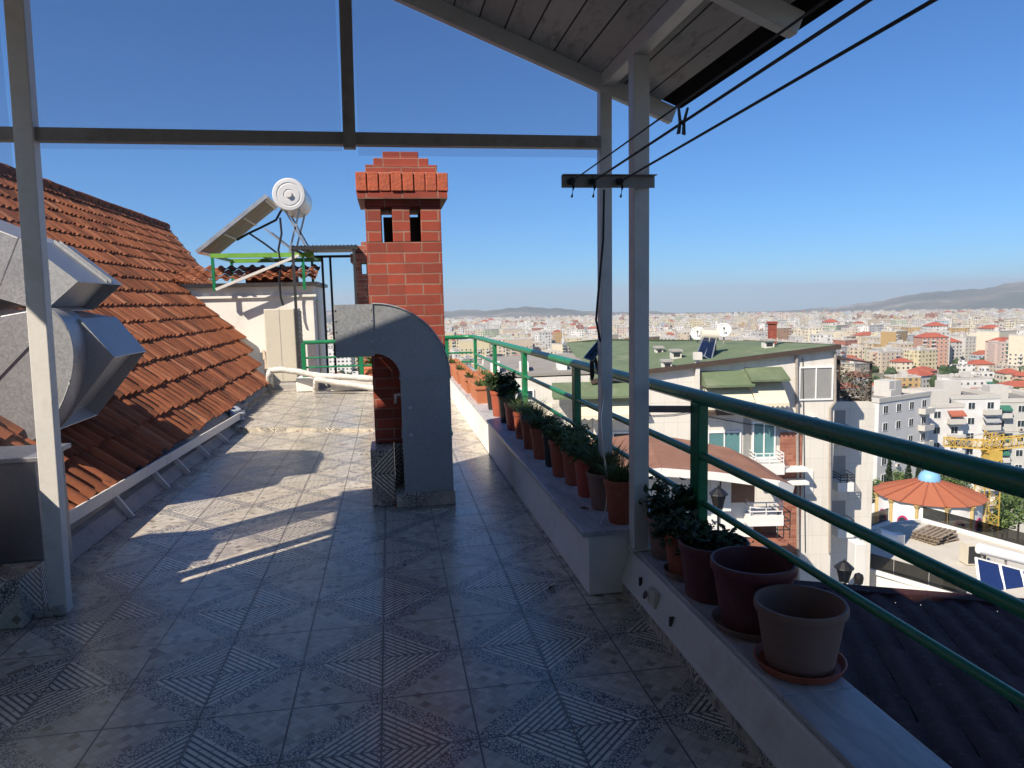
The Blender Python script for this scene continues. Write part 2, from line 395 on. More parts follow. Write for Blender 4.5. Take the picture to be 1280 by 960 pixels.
# stuccoed bench wall with marble top
t = thing('bench_wall', 'long white bench wall with grey marble top under the row of pots', 'bench wall', (1.15, 3.46, 0))
MB().hexa([(.94, 3.46, .002), (1.36, 3.46, .002), (1.36, 13.1, .002), (.86, 13.1, .002), (.94, 3.46, .315), (1.36, 3.46, .315), (1.36, 13.1, .315), (.86, 13.1, .315)]).build('wall', m_stucco, t, bevel=.006)
mb = MB()
for i, (a, b) in enumerate([(3.44, 4.9), (4.904, 6.4), (6.404, 7.9), (7.904, 9.5), (9.504, 11.3), (11.304, 13.12)]):
    xa = .905 - .004 * (a - 3.44); xb = .905 - .004 * (b - 3.44)
    mb.hexa([(xa, a, .316), (1.41, a, .316), (1.41, b, .316), (xb, b, .316), (xa, a, .345), (1.41, a, .345), (1.41, b, .345), (xb, b, .345)])
mb.build('marble_top', m_marble, t, bevel=.004)
# low parapet nearer the camera
t = thing('low_parapet', 'low white parapet with marble ledge and wall socket in front of the bench', 'parapet', (1.2, 0, 0))
MB().box(1.115, 1.36, -4, 3.458, -.05, .07).build('tiled_skirting', m_floor, t)
MB().hexa([(1.075, -4, .072), (1.38, -4, .072), (1.38, 3.457, .072), (1.1, 3.457, .072), (1.15, -4, .228), (1.38, -4, .228), (1.38, 3.457, .228), (1.155, 3.457, .228)]).build('white_band', m_white, t, bevel=.008)
MB().box(1.165, 1.412, -4, 2.0, .23, .25).box(1.165, 1.412, 2.004, 3.437, .23, .25).build('marble_ledge', m_marble, t, bevel=.003)
so = MB().box(1.108, 1.135, 2.98, 3.07, .115, .19).build('wall_socket', m_cream, t, bevel=.006)
MB().lathe([(.018, 0), (.02, .004), (.012, .006)], n=14).build('socket_hole', m_dark, so, local=True)
bpy.data.objects['socket_hole'].location = (0, 0, 0)
hole = bpy.data.objects['socket_hole']; hole.rotation_euler = (0, math.radians(-68), 0); hole.location = Vector((1.1, 3.07, .15)) - ORG[so.name]
MB().box(1.108, 1.13, 2.80, 2.808, .12, .16).build('cable_stub', m_dark, t); MB().box(1.115, 1.13, 3.2, 3.208, .14, .18).build('cable_stub', m_dark, t)

# ================================================================== GREEN RAILING
t = thing('terrace_railing', 'green painted steel railing along the outer edge behind the flower pots', 'railing', (1.42, 5, .25))
rail = lambda y: (1.42, y, 1.055 + (y - 1.4) * -.0147)
pts = [rail(y) for y in (-3, -1, 0, 1.4, 3.26, 5.5, 7.8, 10, 12.3)] + [(1.40, 12.5, .893), (1.34, 12.58, .893), (1.2, 12.6, .893), (.2, 12.62, .885), (-1.44, 12.64, .88)]
MB().tube(pts, .034, 14).build('handrail', m_green, t, smooth=True)
MB().tube([(1.42, -3, .77), (1.42, 3.2, .755), (1.42, 12.55, .60)], .02, 10).build('middle_rail', m_green, t, smooth=True)
MB().tube([(1.42, -3, .57), (1.42, 3.2, .53), (1.42, 12.55, .44)], .016, 10).build('lower_rail', m_green, t, smooth=True)
MB().tube([(1.40, 12.6, .62), (-1.44, 12.64, .62)], .016, 8).build('middle_rail', m_green, t, smooth=True)
MB().tube([(1.40, 12.6, .46), (-1.44, 12.64, .46)], .016, 8).build('lower_rail', m_green, t, smooth=True)
for y in (.4, 3.22, 5.53, 7.78, 10.05, 12.4):
    MB().box(1.395, 1.445, y - .05, y + .05, .251 if y < 3.4 else .346, 1.03 + (y - 1.4) * -.0147).build('post', m_green, t, bevel=.006)
for x in (-1.44, -.5, .5, .95):
    MB().box(x - .035, x + .035, 12.60, 12.65, .3, .87).build('post', m_green, t, bevel=.006)

# ================================================================== CANOPY
t = thing('canopy', 'white timber canopy over the terrace with plank ceiling and steel posts', 'canopy', (0, 3.85, 0))
MB().bar((-1.69, 3.86, .0), (-1.62, 3.86, 3.18), .085, .07, (0, 1, 0)).build('left_post', m_white, t, bevel=.004)
MB().bar((1.185, 3.405, .251), (1.195, 3.405, 2.61), .078, .078, (0, 1, 0)).box(1.13, 1.26, 3.35, 3.434, .251, .262).build('inner_post', m_white, t, bevel=.004)
MB().bar((1.17, 3.93, .346), (1.185, 3.93, 2.61), .065, .07, (0, 1, 0)).build('far_post', m_white, t, bevel=.004)
MB().bar((-2.7, 3.87, .0), (-2.7, 3.87, 2.86), .07, .07, (0, 1, 0)).build('corner_post', m_white, t, bevel=.004)
MB().bar((-2.68, 3.86, 2.325), (1.15, 3.9, 2.325), .06, .062).build('cross_beam', m_beam, t, bevel=.004)
MB().bar((-.16, 3.84, 2.27), (-.145, 3.84, 3.1), .06, .06, (0, 1, 0)).build('king_stud', m_beam, t, bevel=.004)
MB().bar((1.19, 3.99, 2.66), (1.19, -3.0, 2.66), .07, .1).build('wall_plate', m_white, t, bevel=.005)
RX, RZ, EX, EZ, LX, LZ = -.98, 3.53, 1.56, 2.515, -2.76, 2.90
sr = (RZ - EZ) / (EX - RX); sl = (RZ - LZ) / (RX - LX)
MB().bar((EX, 3.9, EZ - .045), (RX, 3.9, RZ - .045), .05, .085).bar((RX, 3.9, RZ - .045), (LX, 3.9, LZ - .045), .05, .085).build('front_rafter', m_white, t, bevel=.004)
for y in (2.62, 1.2, -.2, -1.6, -3):
    MB().bar((EX - .03, y, EZ - .033), (RX, y, RZ - .045), .06, .085).bar((RX, y, RZ - .045), (LX, y, LZ - .045), .06, .085).build('rafter', m_white, t, bevel=.004)
MB().bar((RX, 3.85, RZ - .12), (RX, -3.0, RZ - .12), .07, .12).build('ridge_beam', m_white, t)
MB().bar((LX + .1, 3.85, LZ - .02), (LX + .1, -3.0, LZ - .02), .07, .08).build('wall_plate', m_white, t)
n_ = Vector((sr, 0, 1)).normalized()
def slope_sheet(xa, za, xb, zb, y0, y1, lift, th):
    n = Vector((-(zb - za), 0, xb - xa)).normalized()
    if n.z < 0: n = -n
    A = [Vector((xa, y0, za)), Vector((xb, y0, zb)), Vector((xb, y1, zb)), Vector((xa, y1, za))]
    return [p + n * lift for p in A] + [p + n * (lift + th) for p in A]
MB().hexa(slope_sheet(RX, RZ, EX - .075, EZ + .03, -3.2, 3.95, .002, .02)).hexa(slope_sheet(LX, LZ, RX, RZ, -3.2, 3.95, .002, .02)).build('plank_ceiling', m_plank, t)
mb = MB()
mb.hexa(slope_sheet(RX, RZ, EX + .05, EZ - .02, -3.25, 3.93, .025, .035)).hexa(slope_sheet(LX - .06, LZ - .02, RX, RZ, -3.25, 3.93, .025, .035))
mb.build('roof_covering', m_tar, t)
# plastic film panes: above the beam and in the corner bay
def pane(pts):
    return MB().quad(pts).build('plastic_film', m_film, t, solid=.0015)
def film_strip(x0, x1, za, y, zt, mat=None):
    b = .35
    MB().prism([(x0, y, za), (x1, y, za), (x1, y, zt(x1)), ((x0 + x1) / 2, y, zt((x0 + x1) / 2)), (x0, y, zt(x0))], (0, .0015, 0)).build('plastic_film', mat or m_film, t)
rt = lambda x: (RZ - sr * (x - RX) if x > RX else RZ - sl * (RX - x)) - .09
film_strip(-1.60, -.20, 2.27, 3.902, rt); film_strip(-.12, 1.14, 2.255, 3.934, rt); film_strip(-2.15, -1.74, .26, 3.93, rt); film_strip(-2.66, -2.151, .26, 3.93, rt, m_dusty)

# house walls behind and to the side of the camera
t = thing('house_wall', 'white stucco house wall standing behind the canopy', 'wall', (-2, -1, 0))
MB().box(-2.08, -1.95, -3.4, 3.40, 0, 2.9).build('side_wall', m_stucco, t)
MB().box(-2.08, -1.95, 3.402, 3.675, 0, .92).build('low_wall', m_stucco, t)
MB().box(-1.948, 1.05, -3.6, -3.25, 0, 3.0).build('back_wall', m_stucco, t)

# clothes line bracket and lines
t = thing('clothesline_bracket', 'slotted dark steel bracket across the canopy posts holding the clotheslines', 'bracket', (1.0, 3.32, 2.03))
MB().box(.80, 1.245, 3.335, 3.339, 2.005, 2.06).box(.80, 1.245, 3.30, 3.335, 2.057, 2.061).build('angle_iron', m_beam, t)
for x in (.843, .942, 1.072):
    MB().tube([(x, 3.36, 2.032), (x, 3.31, 2.032)], .016, 10).tube([(x, 3.31, 2.035), (x, 3.285, 2.0), (x - .01, 3.28, 1.955)], .006, 8).build('hook', m_rope, t, smooth=True)
def line(name, x, y1, z1, label, r=.0045, sag=.0):
    pts = []
    for i in range(13):
        k = i / 12; y = 3.31 + (y1 - 3.31) * k
        pts.append((x, y, 2.03 + (z1 - 2.03) * k - sag * 4 * k * (1 - k)))
    tag(MB().tube(pts, r, 8).build(name, m_rope, loc=(x, 3.31, 2.03), smooth=True), label, 'clothesline', 'clotheslines')
line('clothesline', .942, -2.9, 2.13, 'dark clothesline carrying the clothespin', .0048)
line('clothesline', 1.072, -2.9, 2.13, 'dark outermost clothesline without any pin', .0048)
line('clothesline', .843, -2.9, 2.10, 'thin dark innermost clothesline running under the plank ceiling', .003)
def clothespin(y, lean, label):
    p = Vector((.942, y, 2.03 + (2.13 - 2.03) * (3.31 - y) / 6.21))
    t = thing('clothespin', label, 'clothespin', p, 'clothespins')
    for s in (-1, 1):
        MB().prism([p + Vector((s * .004, -.005, -.034)), p + Vector((s * .014, -.005, -.036)), p + Vector((s * .010, -.005, 0)), p + Vector((s * .018, -.005, .047)), p + Vector((s * .013, -.005, .049)), p + Vector((s * .003, -.005, .004))], (0, .010, 0)).build('jaw', m_black, t)
    MB().tube([p + Vector((-.011, 0, .004)), p + Vector((.011, 0, .004))], .0055, 8).build('spring', m_beam, t)
    t.rotation_euler = (0, lean, 0)
clothespin(2.28, .08, 'black plastic clothespin clipped on the middle clothesline')

# wire and solar lamp on the railing
t = thing('solar_lamp', 'small solar lamp with tilted panel strapped to the far canopy post', 'solar lamp', (1.16, 3.98, .95))
c = ony(742, 437, 4.05)
q4 = [ony(729, 447, 4.0), ony(748, 424, 4.06), ony(757, 431, 4.0), ony(740, 451, 3.94)]
pn = MB().hexa([p + Vector((.004, .008, -.004)) for p in q4] + q4).build('solar_panel', m_alu, t)
cells = MB()
for k in range(2):
    f = lambda u, v: (q4[0].lerp(q4[3], u)).lerp(q4[1].lerp(q4[2], u), v) + Vector((-.0012, -.003, .0015))
    cells.quad([f(.08 + k * .46, .04), f(.46 + k * .46, .04), f(.46 + k * .46, .96), f(.08 + k * .46, .96)])
cells.build('cell_strip', m_panel, pn)
for dx in (-.012, .06):
    p = ony(740 + (18 if dx > 0 else 0), 462 if dx < 0 else 446, 4.02)
    MB().lathe([(.004, .06), (.012, .055), (.014, -.03), (.010, -.05), (.003, -.062)], p, 12).build('lamp_head', m_black, t, smooth=True)
MB().bar(c + Vector((0, .02, -.01)), (1.165, 3.96, 1.03), .015, .015).build('bracket_arm', m_black, t)
pts = [ony(755, 237, 3.72), ony(754, 300, 3.72), ony(748, 365, 3.75), ony(745, 400, 3.8), ony(750, 425, 3.9), ony(757, 438, 3.98)]
sm = []
for i in range(len(pts) - 1):
    for k in range(5): sm.append(pts[i].lerp(pts[i + 1], k / 5))
tag(MB().tube(sm + [pts[-1]], .006, 8).build('hanging_cable', m_rope, smooth=True), 'black cable hanging from the bracket down to the solar lamp', 'cable')
pts = [(1.13, 3.80, 1.0), (1.09, 3.74, .85), (1.08, 3.66, .7), (1.085, 3.6, .55), (1.06, 3.55, .42), (1.02, 3.52, .353)]
tag(MB().tube(pts, .004, 6).build('loose_wire', m_alu, smooth=True), 'thin pale wire drooping from the railing over the pots to the bench', 'wire')
tag(MB().bar((1.22, 3.40, .955), (1.40, 3.26, .965), .03, .03).build('tie_bar', m_beam), 'short grey steel tie bar between inner canopy post and railing', 'tie bar')

# ================================================================== POTS
def leafblades(n, rad, h, wid, droop, rng, z0, lean=.5):
    """narrow upright leaves"""
    mb = MB()
    for i in range(n):
        a = rng.random() * 6.283; r = rad * math.sqrt(rng.random()) * .7
        x, y = r * math.cos(a), r * math.sin(a); a2 = a + rng.uniform(-.8, .8); L = h * rng.uniform(.5, 1.1)
        out = lean * rng.uniform(.2, 1.1); pv = None; w = wid * rng.uniform(.6, 1.2)
        sx, sy = -math.sin(a2) * w, math.cos(a2) * w
        for k in range(4):
            q = k / 3; px = x + math.cos(a2) * L * out * q * q; py = y + math.sin(a2) * L * out * q * q
            pz = z0 + L * (q - droop * q * q); ww = (1 - q) ** .6 if k < 3 else .05
            cur = ((px - sx * ww, py - sy * ww, pz), (px + sx * ww, py + sy * ww, pz))
            if pv: mb.quad([pv[0], pv[1], cur[1], cur[0]])
            pv = cur
    return mb
def leafbush(n, rad, h, size, rng, z0, stems=7):
    """leafy twigs: real stems carry small folded leaves"""
    mb = MB()
    tips = []; n = int(n * 1.9)
    for s in range(stems):
        a = rng.random() * 6.283; d = rng.uniform(.2, 1) * rad; hh = h * rng.uniform(.55, 1.05)
        p0 = Vector((math.cos(a) * rad * .2, math.sin(a) * rad * .2, z0)); p2 = Vector((math.cos(a) * d, math.sin(a) * d, z0 + hh)); p1 = (p0 + p2) / 2 + Vector((0, 0, hh * .15))
        mb.tube([p0, p1, p2], [.004, .003, .0015], 5, m=1); tips.append((p0, p1, p2))
    for i in range(n):
        p0, p1, p2 = rng.choice(tips); k = rng.uniform(.25, 1.02)
        c = p0.lerp(p1, k * 2) if k < .5 else p1.lerp(p2, k * 2 - 1)
        c = c + Vector((rng.gauss(0, 1), rng.gauss(0, 1), rng.gauss(0, .8))) * rad * .16
        d = Vector((rng.gauss(0, 1), rng.gauss(0, 1), rng.gauss(.1, .6))).normalized(); u = d.cross(Vector((rng.gauss(0, .4), rng.gauss(0, .4), 1))).normalized()
        s = size * rng.uniform(.6, 1.25); nn = d.cross(u) * s * .18
        mb.quad([c, c + d * s * .45 + u * s * .33 + nn, c + d * s, c + d * s * .45 - u * s * .33 + nn])
    return mb
def pot(label, loc, r, h, mat, plant=None, seed=1, saucer=None, rim=.16, taper=.74, group='pots on the parapet', name='flower_pot', tilt=0, foot=None):
    """round pot: body with rolled rim, soil, optional saucer, optional planting"""
    t = thing(name, label, 'plant pot' if plant else 'flower pot', loc, group)
    rng = R(seed); z0 = .012 if saucer else 0
    rb = r * taper; rz = h * (1 - rim)
    prof = [(rb * .93, z0), (rb, z0 + .006), (rb + (r * .93 - rb) * .5, z0 + rz * .5), (r * .93, z0 + rz), (r * .985, z0 + rz + .004), (r, z0 + rz + h * .05), (r, z0 + h - .006), (r * .985, z0 + h), (r * .93, z0 + h), (r * .915, z0 + h - .008), (r * .88, z0 + h * .8), (rb * .9, z0 + h * .3)]
    body = MB().lathe(prof, n=40).build('pot', mat, t, local=True, smooth=True)
    sz = z0 + h * (.86 if plant else .45); srad = r * (.895 if plant else (taper + (1 - taper) * .36) * .9)
    mb = MB(); ring = [(srad * math.cos(k * .2618), srad * math.sin(k * .2618), sz + rng.uniform(-.004, .004)) for k in range(24)]
    for k in range(24): mb.quad([(0, 0, sz + .008), ring[k], ring[(k + 1) % 24]])
    mb.build('soil', m_soil, t, local=True)
    if saucer:
        MB().lathe([(r * taper * 1.02, 0), (r * taper * 1.22, .004), (r * taper * 1.34, .03), (r * taper * 1.30, .032), (r * taper * 1.17, .011), (0.001, .011)], n=40).build('saucer', saucer, t, local=True, smooth=True)
    if plant:
        kind = plant[0]
        if kind == 'blade': mbp = leafblades(plant[1], r, plant[2], plant[3], .25, rng, sz, plant[4] if len(plant) > 4 else .6); mm = [m_leaf2]
        else: mbp = leafbush(plant[1], r * plant[4], plant[2], plant[3], rng, sz); mm = [m_leaf if kind == 'bush' else m_leafd, m_leafd]
        o = mbp.build('foliage', mm, t, local=True); rr = R(seed + 5); set_tone(o, lambda i: rr.random())
    t.rotation_euler = (tilt, 0, seed * 1.3)
    return t
g = 'pots on the low parapet'
pot('faded empty terracotta pot on a saucer at the near end of the parapet', (1.318, 2.165, .25), .150, .215, m_taupe, None, 1, m_terra, group=g)
pot('wide maroon pot with bare soil on a saucer behind the faded pot', (1.31, 2.475, .25), .158, .25, m_maroon, None, 2, m_taupe, group=g, taper=.72)
pot('deep maroon pot with a few low leaves behind the wide maroon one', (1.295, 2.785, .25), .146, .235, m_maroon, ('darkbush', 140, .05, .035, 1.0), 3, group=g, taper=.78)
pot('ribbed terracotta pot with dark spreading leaves just right of the inner canopy post', (1.275, 3.02, .25), .105, .19, m_terra, ('darkbush', 420, .08, .04, 1.7), 4, m_taupe, group=g)
pot('dull brown pot with tall bushy stems right beside the inner canopy post', (1.285, 3.27, .25), .105, .2, m_taupe, ('darkbush', 420, .17, .042, 1.5), 5, group=g)
g = 'pots on the bench wall'
BP = [
 ('red brown pot with upright grassy leaves partly behind the inner canopy post', 1.125, 3.56, .080, .22, m_terra, ('blade', 150, .15, .0055, .9)),
 ('thick rimmed terracotta pot with tall pale tufted grass at the near end of the bench', 1.115, 3.82, .090, .20, m_taupe, ('blade', 220, .22, .005, .9)),
 ('slim red pot with a rounded mound of bright green needles on the bench', 1.10, 4.10, .078, .22, m_redpot, ('bush', 420, .13, .03, 1.7)),
 ('tall terracotta pot with dense green needles beside the rail post', 1.09, 4.38, .076, .21, m_terra, ('bush', 380, .14, .03, 1.6)),
 ('plain terracotta pot with a wide low green mound on the bench', 1.07, 4.62, .085, .23, m_terra, ('bush', 420, .15, .032, 1.7)),
 ('black nursery pot with thin dark leaves squeezed between terracotta pots', 1.06, 4.90, .06, .22, m_blackpot, ('darkbush', 200, .14, .03, 1.8)),
 ('terracotta pot with trailing wiry grass overhanging its rim', 1.05, 5.17, .082, .22, m_terra, ('blade', 260, .19, .004, 1.5)),
 ('brown terracotta pot with long curling grass in the middle of the bench row', 1.05, 5.55, .086, .23, m_terra, ('blade', 260, .20, .004, 1.4)),
 ('narrow terracotta pot with wispy grass before the bright red pot', 1.05, 5.98, .074, .22, m_terra, ('blade', 180, .18, .004, 1.2)),
 ('bright red pot catching a strip of sunlight on the bench', 1.05, 6.40, .082, .24, m_redpot, ('blade', 120, .14, .006, .8)),
 ('tall black pot with dark leaves behind the bright red pot', 1.045, 6.80, .072, .25, m_blackpot, ('darkbush', 220, .15, .045, 1.4)),
 ('wide terracotta pot with a dark leafy shrub near the orange planters', 1.04, 7.22, .085, .25, m_terra, ('darkbush', 300, .2, .05, 1.5)),
 ('small black pot with bushy dark leaves at the end of the round pots', 1.04, 7.68, .07, .23, m_blackpot, ('darkbush', 240, .16, .045, 1.4)),
]
for i, (lab, x, y, r, h, m, pl) in enumerate(BP): pot(lab, (x + .02, y, .345), r * 1.12, h * 1.04, m, (pl[0], int(pl[1] * 1.5)) + pl[2:], 20 + i, group=g)
def trough(label, x0, y0, L, W, H, seed, plant, mat=None):
    t = thing('planter_trough', label, 'planter', (x0, y0, .345), 'orange planters on the bench wall')
    mb = MB(); a = .02
    P = lambda dx, dy, z: (x0 + dx, y0 + dy, .345 + z)
    o = lambda q, z: [P(-W / 2 - q, -q, z), P(W / 2 + q, -q, z), P(W / 2 + q, L + q, z), P(-W / 2 - q, L + q, z)]
    rings = [o(-.02, 0), o(-.002, H * .82), o(.012, H * .83), o(.012, H), o(-.012, H), o(-.03, H * .75)]
    for i in range(len(rings) - 1):
        for k in range(4): mb.quad([rings[i][k], rings[i][(k + 1) % 4], rings[i + 1][(k + 1) % 4], rings[i + 1][k]])
    mb.quad(rings[0]); mb.build('trough', mat or m_orange, t, bevel=.004)
    MB().quad(rings[-1]).build('soil', m_soil, t)
    rng = R(seed); mb = MB()
    for k in range(plant):
        sub = leafblades(26, .07, .13, .008, .3, rng, .0, 1.0)
        ox, oy = rng.uniform(-W * .25, W * .25), L * (k + .5) / plant
        b = len(mb.v); mb.v += [(v[0] + x0 + ox, v[1] + y0 + oy, v[2] + .345 + H * .72) for v in sub.v]; mb.f += [tuple(b + i for i in f) for f in sub.f]; mb.m += [0] * len(sub.f)
    if plant:
        o_ = mb.build('foliage', m_leaf2, t); rr = R(seed); set_tone(o_, lambda i: rr.random())
trough('long orange clay trough with yellow green succulents beside the dark shrubs', 1.03, 8.15, .75, .2, .2, 5, 4)
trough('long orange clay trough standing in full sun on the middle of the far bench', 1.01, 9.1, .9, .2, .2, 6, 2)
trough('sunlit orange trough next to the far end of the railing', 1.0, 10.2, .95, .2, .2, 7, 3)
trough('farthest orange trough at the corner of the bench wall', .99, 11.35, .95, .2, .2, 8, 3)
trough('orange trough on the outer side of the bench below the railing', 1.26, 9.6, .6, .17, .18, 9, 3)

rng = R(12)
for lab, px_, z_ in (('single dried brown leaf lying on the marble bench top', (731, 636), .347), ('small dry leaf on the floor near the bench corner', (690, 735), .002)):
    p = onz(*px_, z_ + .002); mb = MB(); a = rng.uniform(0, 6)
    q = lambda r, an, dz: p + Vector((math.cos(a + an) * r, math.sin(a + an) * r, dz))
    mb.quad([q(.035, 0, .004), q(.016, 1.2, .012), q(.03, 3.1, .002), q(.001, 0, 0)]).quad([q(.035, 0, .004), q(.001, 0, 0), q(.03, 3.1, .002), q(.015, 5.0, .010)])
    tag(mb.build('dried_leaf', M('dried_leaf_brown', (.16, .08, .035), .8)), lab, 'leaf')
# ================================================================== CHIMNEY, DUCT
t = thing('brick_chimney', 'tall red brick chimney with stepped cap and two vent slots rising from a tiled plinth', 'chimney', (.13, 5.6, 0))
x0, x1, y0, y1 = -.145, .412, 5.6, 6.16
mb = MB(); mb.box(x0, x1, y0, y1, .44, 1.95)
for a, b in ((x0, -.03), (.052, .182), (.262, x1)):     # piers between the slots, front and back
    mb.box(a, b, y0, y0 + .12, 1.952, 2.21).box(a, b, y1 - .12, y1, 1.952, 2.21)
mb.box(x0, x0 + .118, y0 + .122, y1 - .122, 1.952, 2.21).box(x1 - .118, x1, y0 + .122, y0 + .2, 1.952, 2.21).box(x1 - .118, x1, y1 - .2, y1 - .122, 1.952, 2.21)
mb.box(x0, x1, y0, y1, 2.213, 2.262)
mb.build('shaft', m_brick, t, bevel=.004)
MB().box(x0 + .13, x1 - .13, y0 + .24, y1 - .2, 1.953, 2.16).build('slot_shade_core', m_dark, t)  # dark box added inside so the vent slots read as shadow
mb = MB(); xa, xb, ya, yb = x0 - .06, x1 + .06, y0 - .06, y1 + .06; n = 8; rng = R(3)
w = (xb - xa) / n
for i in range(n):
    j = rng.uniform(-.006, .006)
    mb.box(xa + i * w + .004, xa + (i + 1) * w - .004, ya + j, ya + .125, 2.315, 2.45 + rng.uniform(-.006, .004))
    mb.box(xa + i * w + .004, xa + (i + 1) * w - .004, yb - .125, yb - j, 2.315, 2.45)
w2 = (yb - ya - .26) / 6
for i in range(6):
    for s in (0, 1):
        q = (xa, xa + .125) if s == 0 else (xb - .125, xb)
        mb.box(q[0], q[1], ya + .13 + i * w2 + .004, ya + .13 + (i + 1) * w2 - .004, 2.315, 2.45)
mb.build('soldier_course', M('cap_brick', (.42, .095, .045), .75, var=.3, scale=5, bump=.5, bscale=50, dirt=(.22, .07, .04), dscale=9, damt=.6), t, bevel=.005)
MB().box(xa + .01, xb - .01, ya + .01, yb - .01, 2.262, 2.314).box(xa + .012, xb - .012, ya + .012, yb - .012, 2.316, 2.443).build('mortar_bed', m_brick, t)
for nm, ins, za, zb in (('cap_step', .075, 2.452, 2.515), ('cap_step', .135, 2.516, 2.575), ('cap_step', .205, 2.576, 2.635)):
    MB().box(xa + ins, xb - ins, ya + ins, yb - ins, za, zb).build(nm, m_brick, t, bevel=.005)
MB().box(xa + .04, xb - .04, ya + .04, yb - .04, 2.444, 2.4515).build('mortar_line', M('lime_mortar', (.6, .5, .4), .9, bump=.5), t)
MB().box(-.18, -.008, 5.395, 6.2, .002, .43).build('tiled_plinth', m_floor, t, bevel=.004)
MB().box(-.006, .44, 5.598, 6.2, .002, .43).build('tiled_plinth', m_floor, t, bevel=.004)
# galvanised gooseneck in front of it
t = thing('galvanised_duct', 'galvanised gooseneck duct standing in front of the brick chimney with its mouth to the left', 'duct', (.23, 5.4, .1))
MB().box(-.004, .425, 5.265, 5.596, .002, .12).build('tiled_base', m_floor, t, bevel=.004)
def arc(cx, cz, r, a0, a1, n):
    return [(cx + r * math.cos(math.radians(a0 + (a1 - a0) * i / n)), cz + r * math.sin(math.radians(a0 + (a1 - a0) * i / n))) for i in range(n + 1)]
outl = arc(-.115, .97, .53, 90, 0, 14)
inn = arc(-.115, .97, .175, 0, 90, 8)
XZ = lambda pts, y: [(a, y, b) for a, b in pts]
elb = MB().prism(XZ(outl + inn, 5.28), (0, .295, 0)).build('elbow', m_galv, t, bevel=.003)
for y in (5.277, 5.577): MB().tube(XZ(outl, y), .006, 6).build('folded_seam', m_galv, elb, smooth=True)
MB().box(.06, .415, 5.28, 5.575, .12, .969).build('riser', m_galv, t, bevel=.003)
mb = MB(); za, zb = 1.135, 1.495
mb.prism([(-.38, 5.275, za - .008), (-.117, 5.275, za + .012), (-.117, 5.275, zb + .003), (-.38, 5.275, zb + .002)], (0, .305, 0), cap=False)
mb.quad([(-.38, 5.275, za - .008), (-.117, 5.275, za + .012), (-.117, 5.275, zb + .003), (-.38, 5.275, zb + .002)])
mb.quad([(-.38, 5.58, za - .008), (-.117, 5.58, za + .012), (-.117, 5.58, zb + .003), (-.38, 5.58, zb + .002)])
mo = MB(); mo.box(-.382, -.118, 5.275, 5.281, za - .006, zb + .002).box(-.382, -.118, 5.574, 5.58, za - .006, zb + .002).box(-.382, -.118, 5.282, 5.573, zb - .004, zb + .002).box(-.382, -.118, 5.282, 5.573, za - .006, za)
mo.build('mouth', m_galv, t)
MB().box(-.119, -.113, 5.271, 5.584, za + .003, zb + .008).build('flange', m_galv, t)
for k in range(5):
    for xx in (-.375, -.125): MB().lathe([(.007, 0), (.006, .004), (.001, .005)], n=8).build('screw', m_alu, t, local=True); sc_o = t.children[-1] if False else COL.objects[-1]; sc_o.rotation_euler = (math.radians(90), 0, 0); sc_o.location = Vector((xx, 5.274, 1.16 + k * .075)) - ORG[t.name]
for z in (.95, .53): MB().box(.052, .423, 5.272, 5.583, z, z + .022).build('joint_band', m_galv, t)
for z in (.75, .55): MB().tube([(.12, 5.278, z), (.12, 5.268, z)], .012, 10).build('bolt_head', m_alu, t)
MB().tube([(.055, 5.40, .83), (.02, 5.39, .83), (.02, 5.39, .77)], .014, 8).build('pipe_stub', m_white, t, smooth=True)
rubble = MB(); rng = R(9)
for k in range(5):
    rubble.box(.0 + k * .022 - .02, .018 + k * .022 - .02, 5.36, 5.385, .003, .012 + rng.uniform(0, .012))
tag(rubble.build('mortar_crumbs', m_terra, bevel=.003), 'few reddish mortar crumbs at the foot of the chimney plinth', 'rubble')

# second chimney
t = thing('brick_chimney', 'smaller weathered brick chimney half hidden behind the tall one', 'chimney', (-.42, 13.9, 0))
a = ony(441, 355, 14.0); b = ony(456, 300, 14.0)
MB().box(a.x + .04, a.x + .62, 14.0, 14.6, -1, 2.05).build('shaft', m_brickpale, t, bevel=.004)
MB().box(a.x - .02, a.x + .68, 13.94, 14.66, 2.26, 2.42).build('soldier_course', m_brickpale, t, bevel=.006)
for xx in (0, .22, .46): MB().box(a.x + .04 + xx, a.x + .16 + xx, 14.0, 14.6, 2.052, 2.258).build('pier', m_brickpale, t)
for ins, z in ((.06, 2.422), (.13, 2.50), (.20, 2.578)): MB().box(a.x - .02 + ins, a.x + .68 - ins, 13.94 + ins, 14.66 - ins, z, z + .075).build('cap_step', m_brickpale, t, bevel=.004)

# ================================================================== LEFT: GUTTER, TILE ROOF, DUCTS
t = thing('roof_gutter', 'grey white box gutter on brackets along the foot of the tiled roof', 'gutter', (-1.97, 6.8, .2))
G0, G1 = Vector((-2.0, 4.3, .285)), Vector((-1.885, 9.45, .19))
def gp(k, dx, dz): p = G0.lerp(G1, k); return (p.x + dx, p.y, p.z + dz)
mb = MB()
for (a, b) in ((0, .45), (.452, 1)):
    mb.hexa([gp(a, -.012, -.085), gp(a, 0, -.085), gp(b, 0, -.085), gp(b, -.012, -.085), gp(a, -.012, 0), gp(a, 0, 0), gp(b, 0, 0), gp(b, -.012, 0)])
    mb.hexa([gp(a, -.1, -.085), gp(a, -.013, -.085), gp(b, -.013, -.085), gp(b, -.1, -.085), gp(a, -.1, -.077), gp(a, -.013, -.077), gp(b, -.013, -.077), gp(b, -.1, -.077)])
    mb.hexa([gp(a, -.001, -.012), gp(a, .012, -.012), gp(b, .012, -.012), gp(b, -.001, -.012), gp(a, -.001, .004), gp(a, .012, .004), gp(b, .012, .004), gp(b, -.001, .004)])
mb.build('channel', m_white, t, bevel=.002)
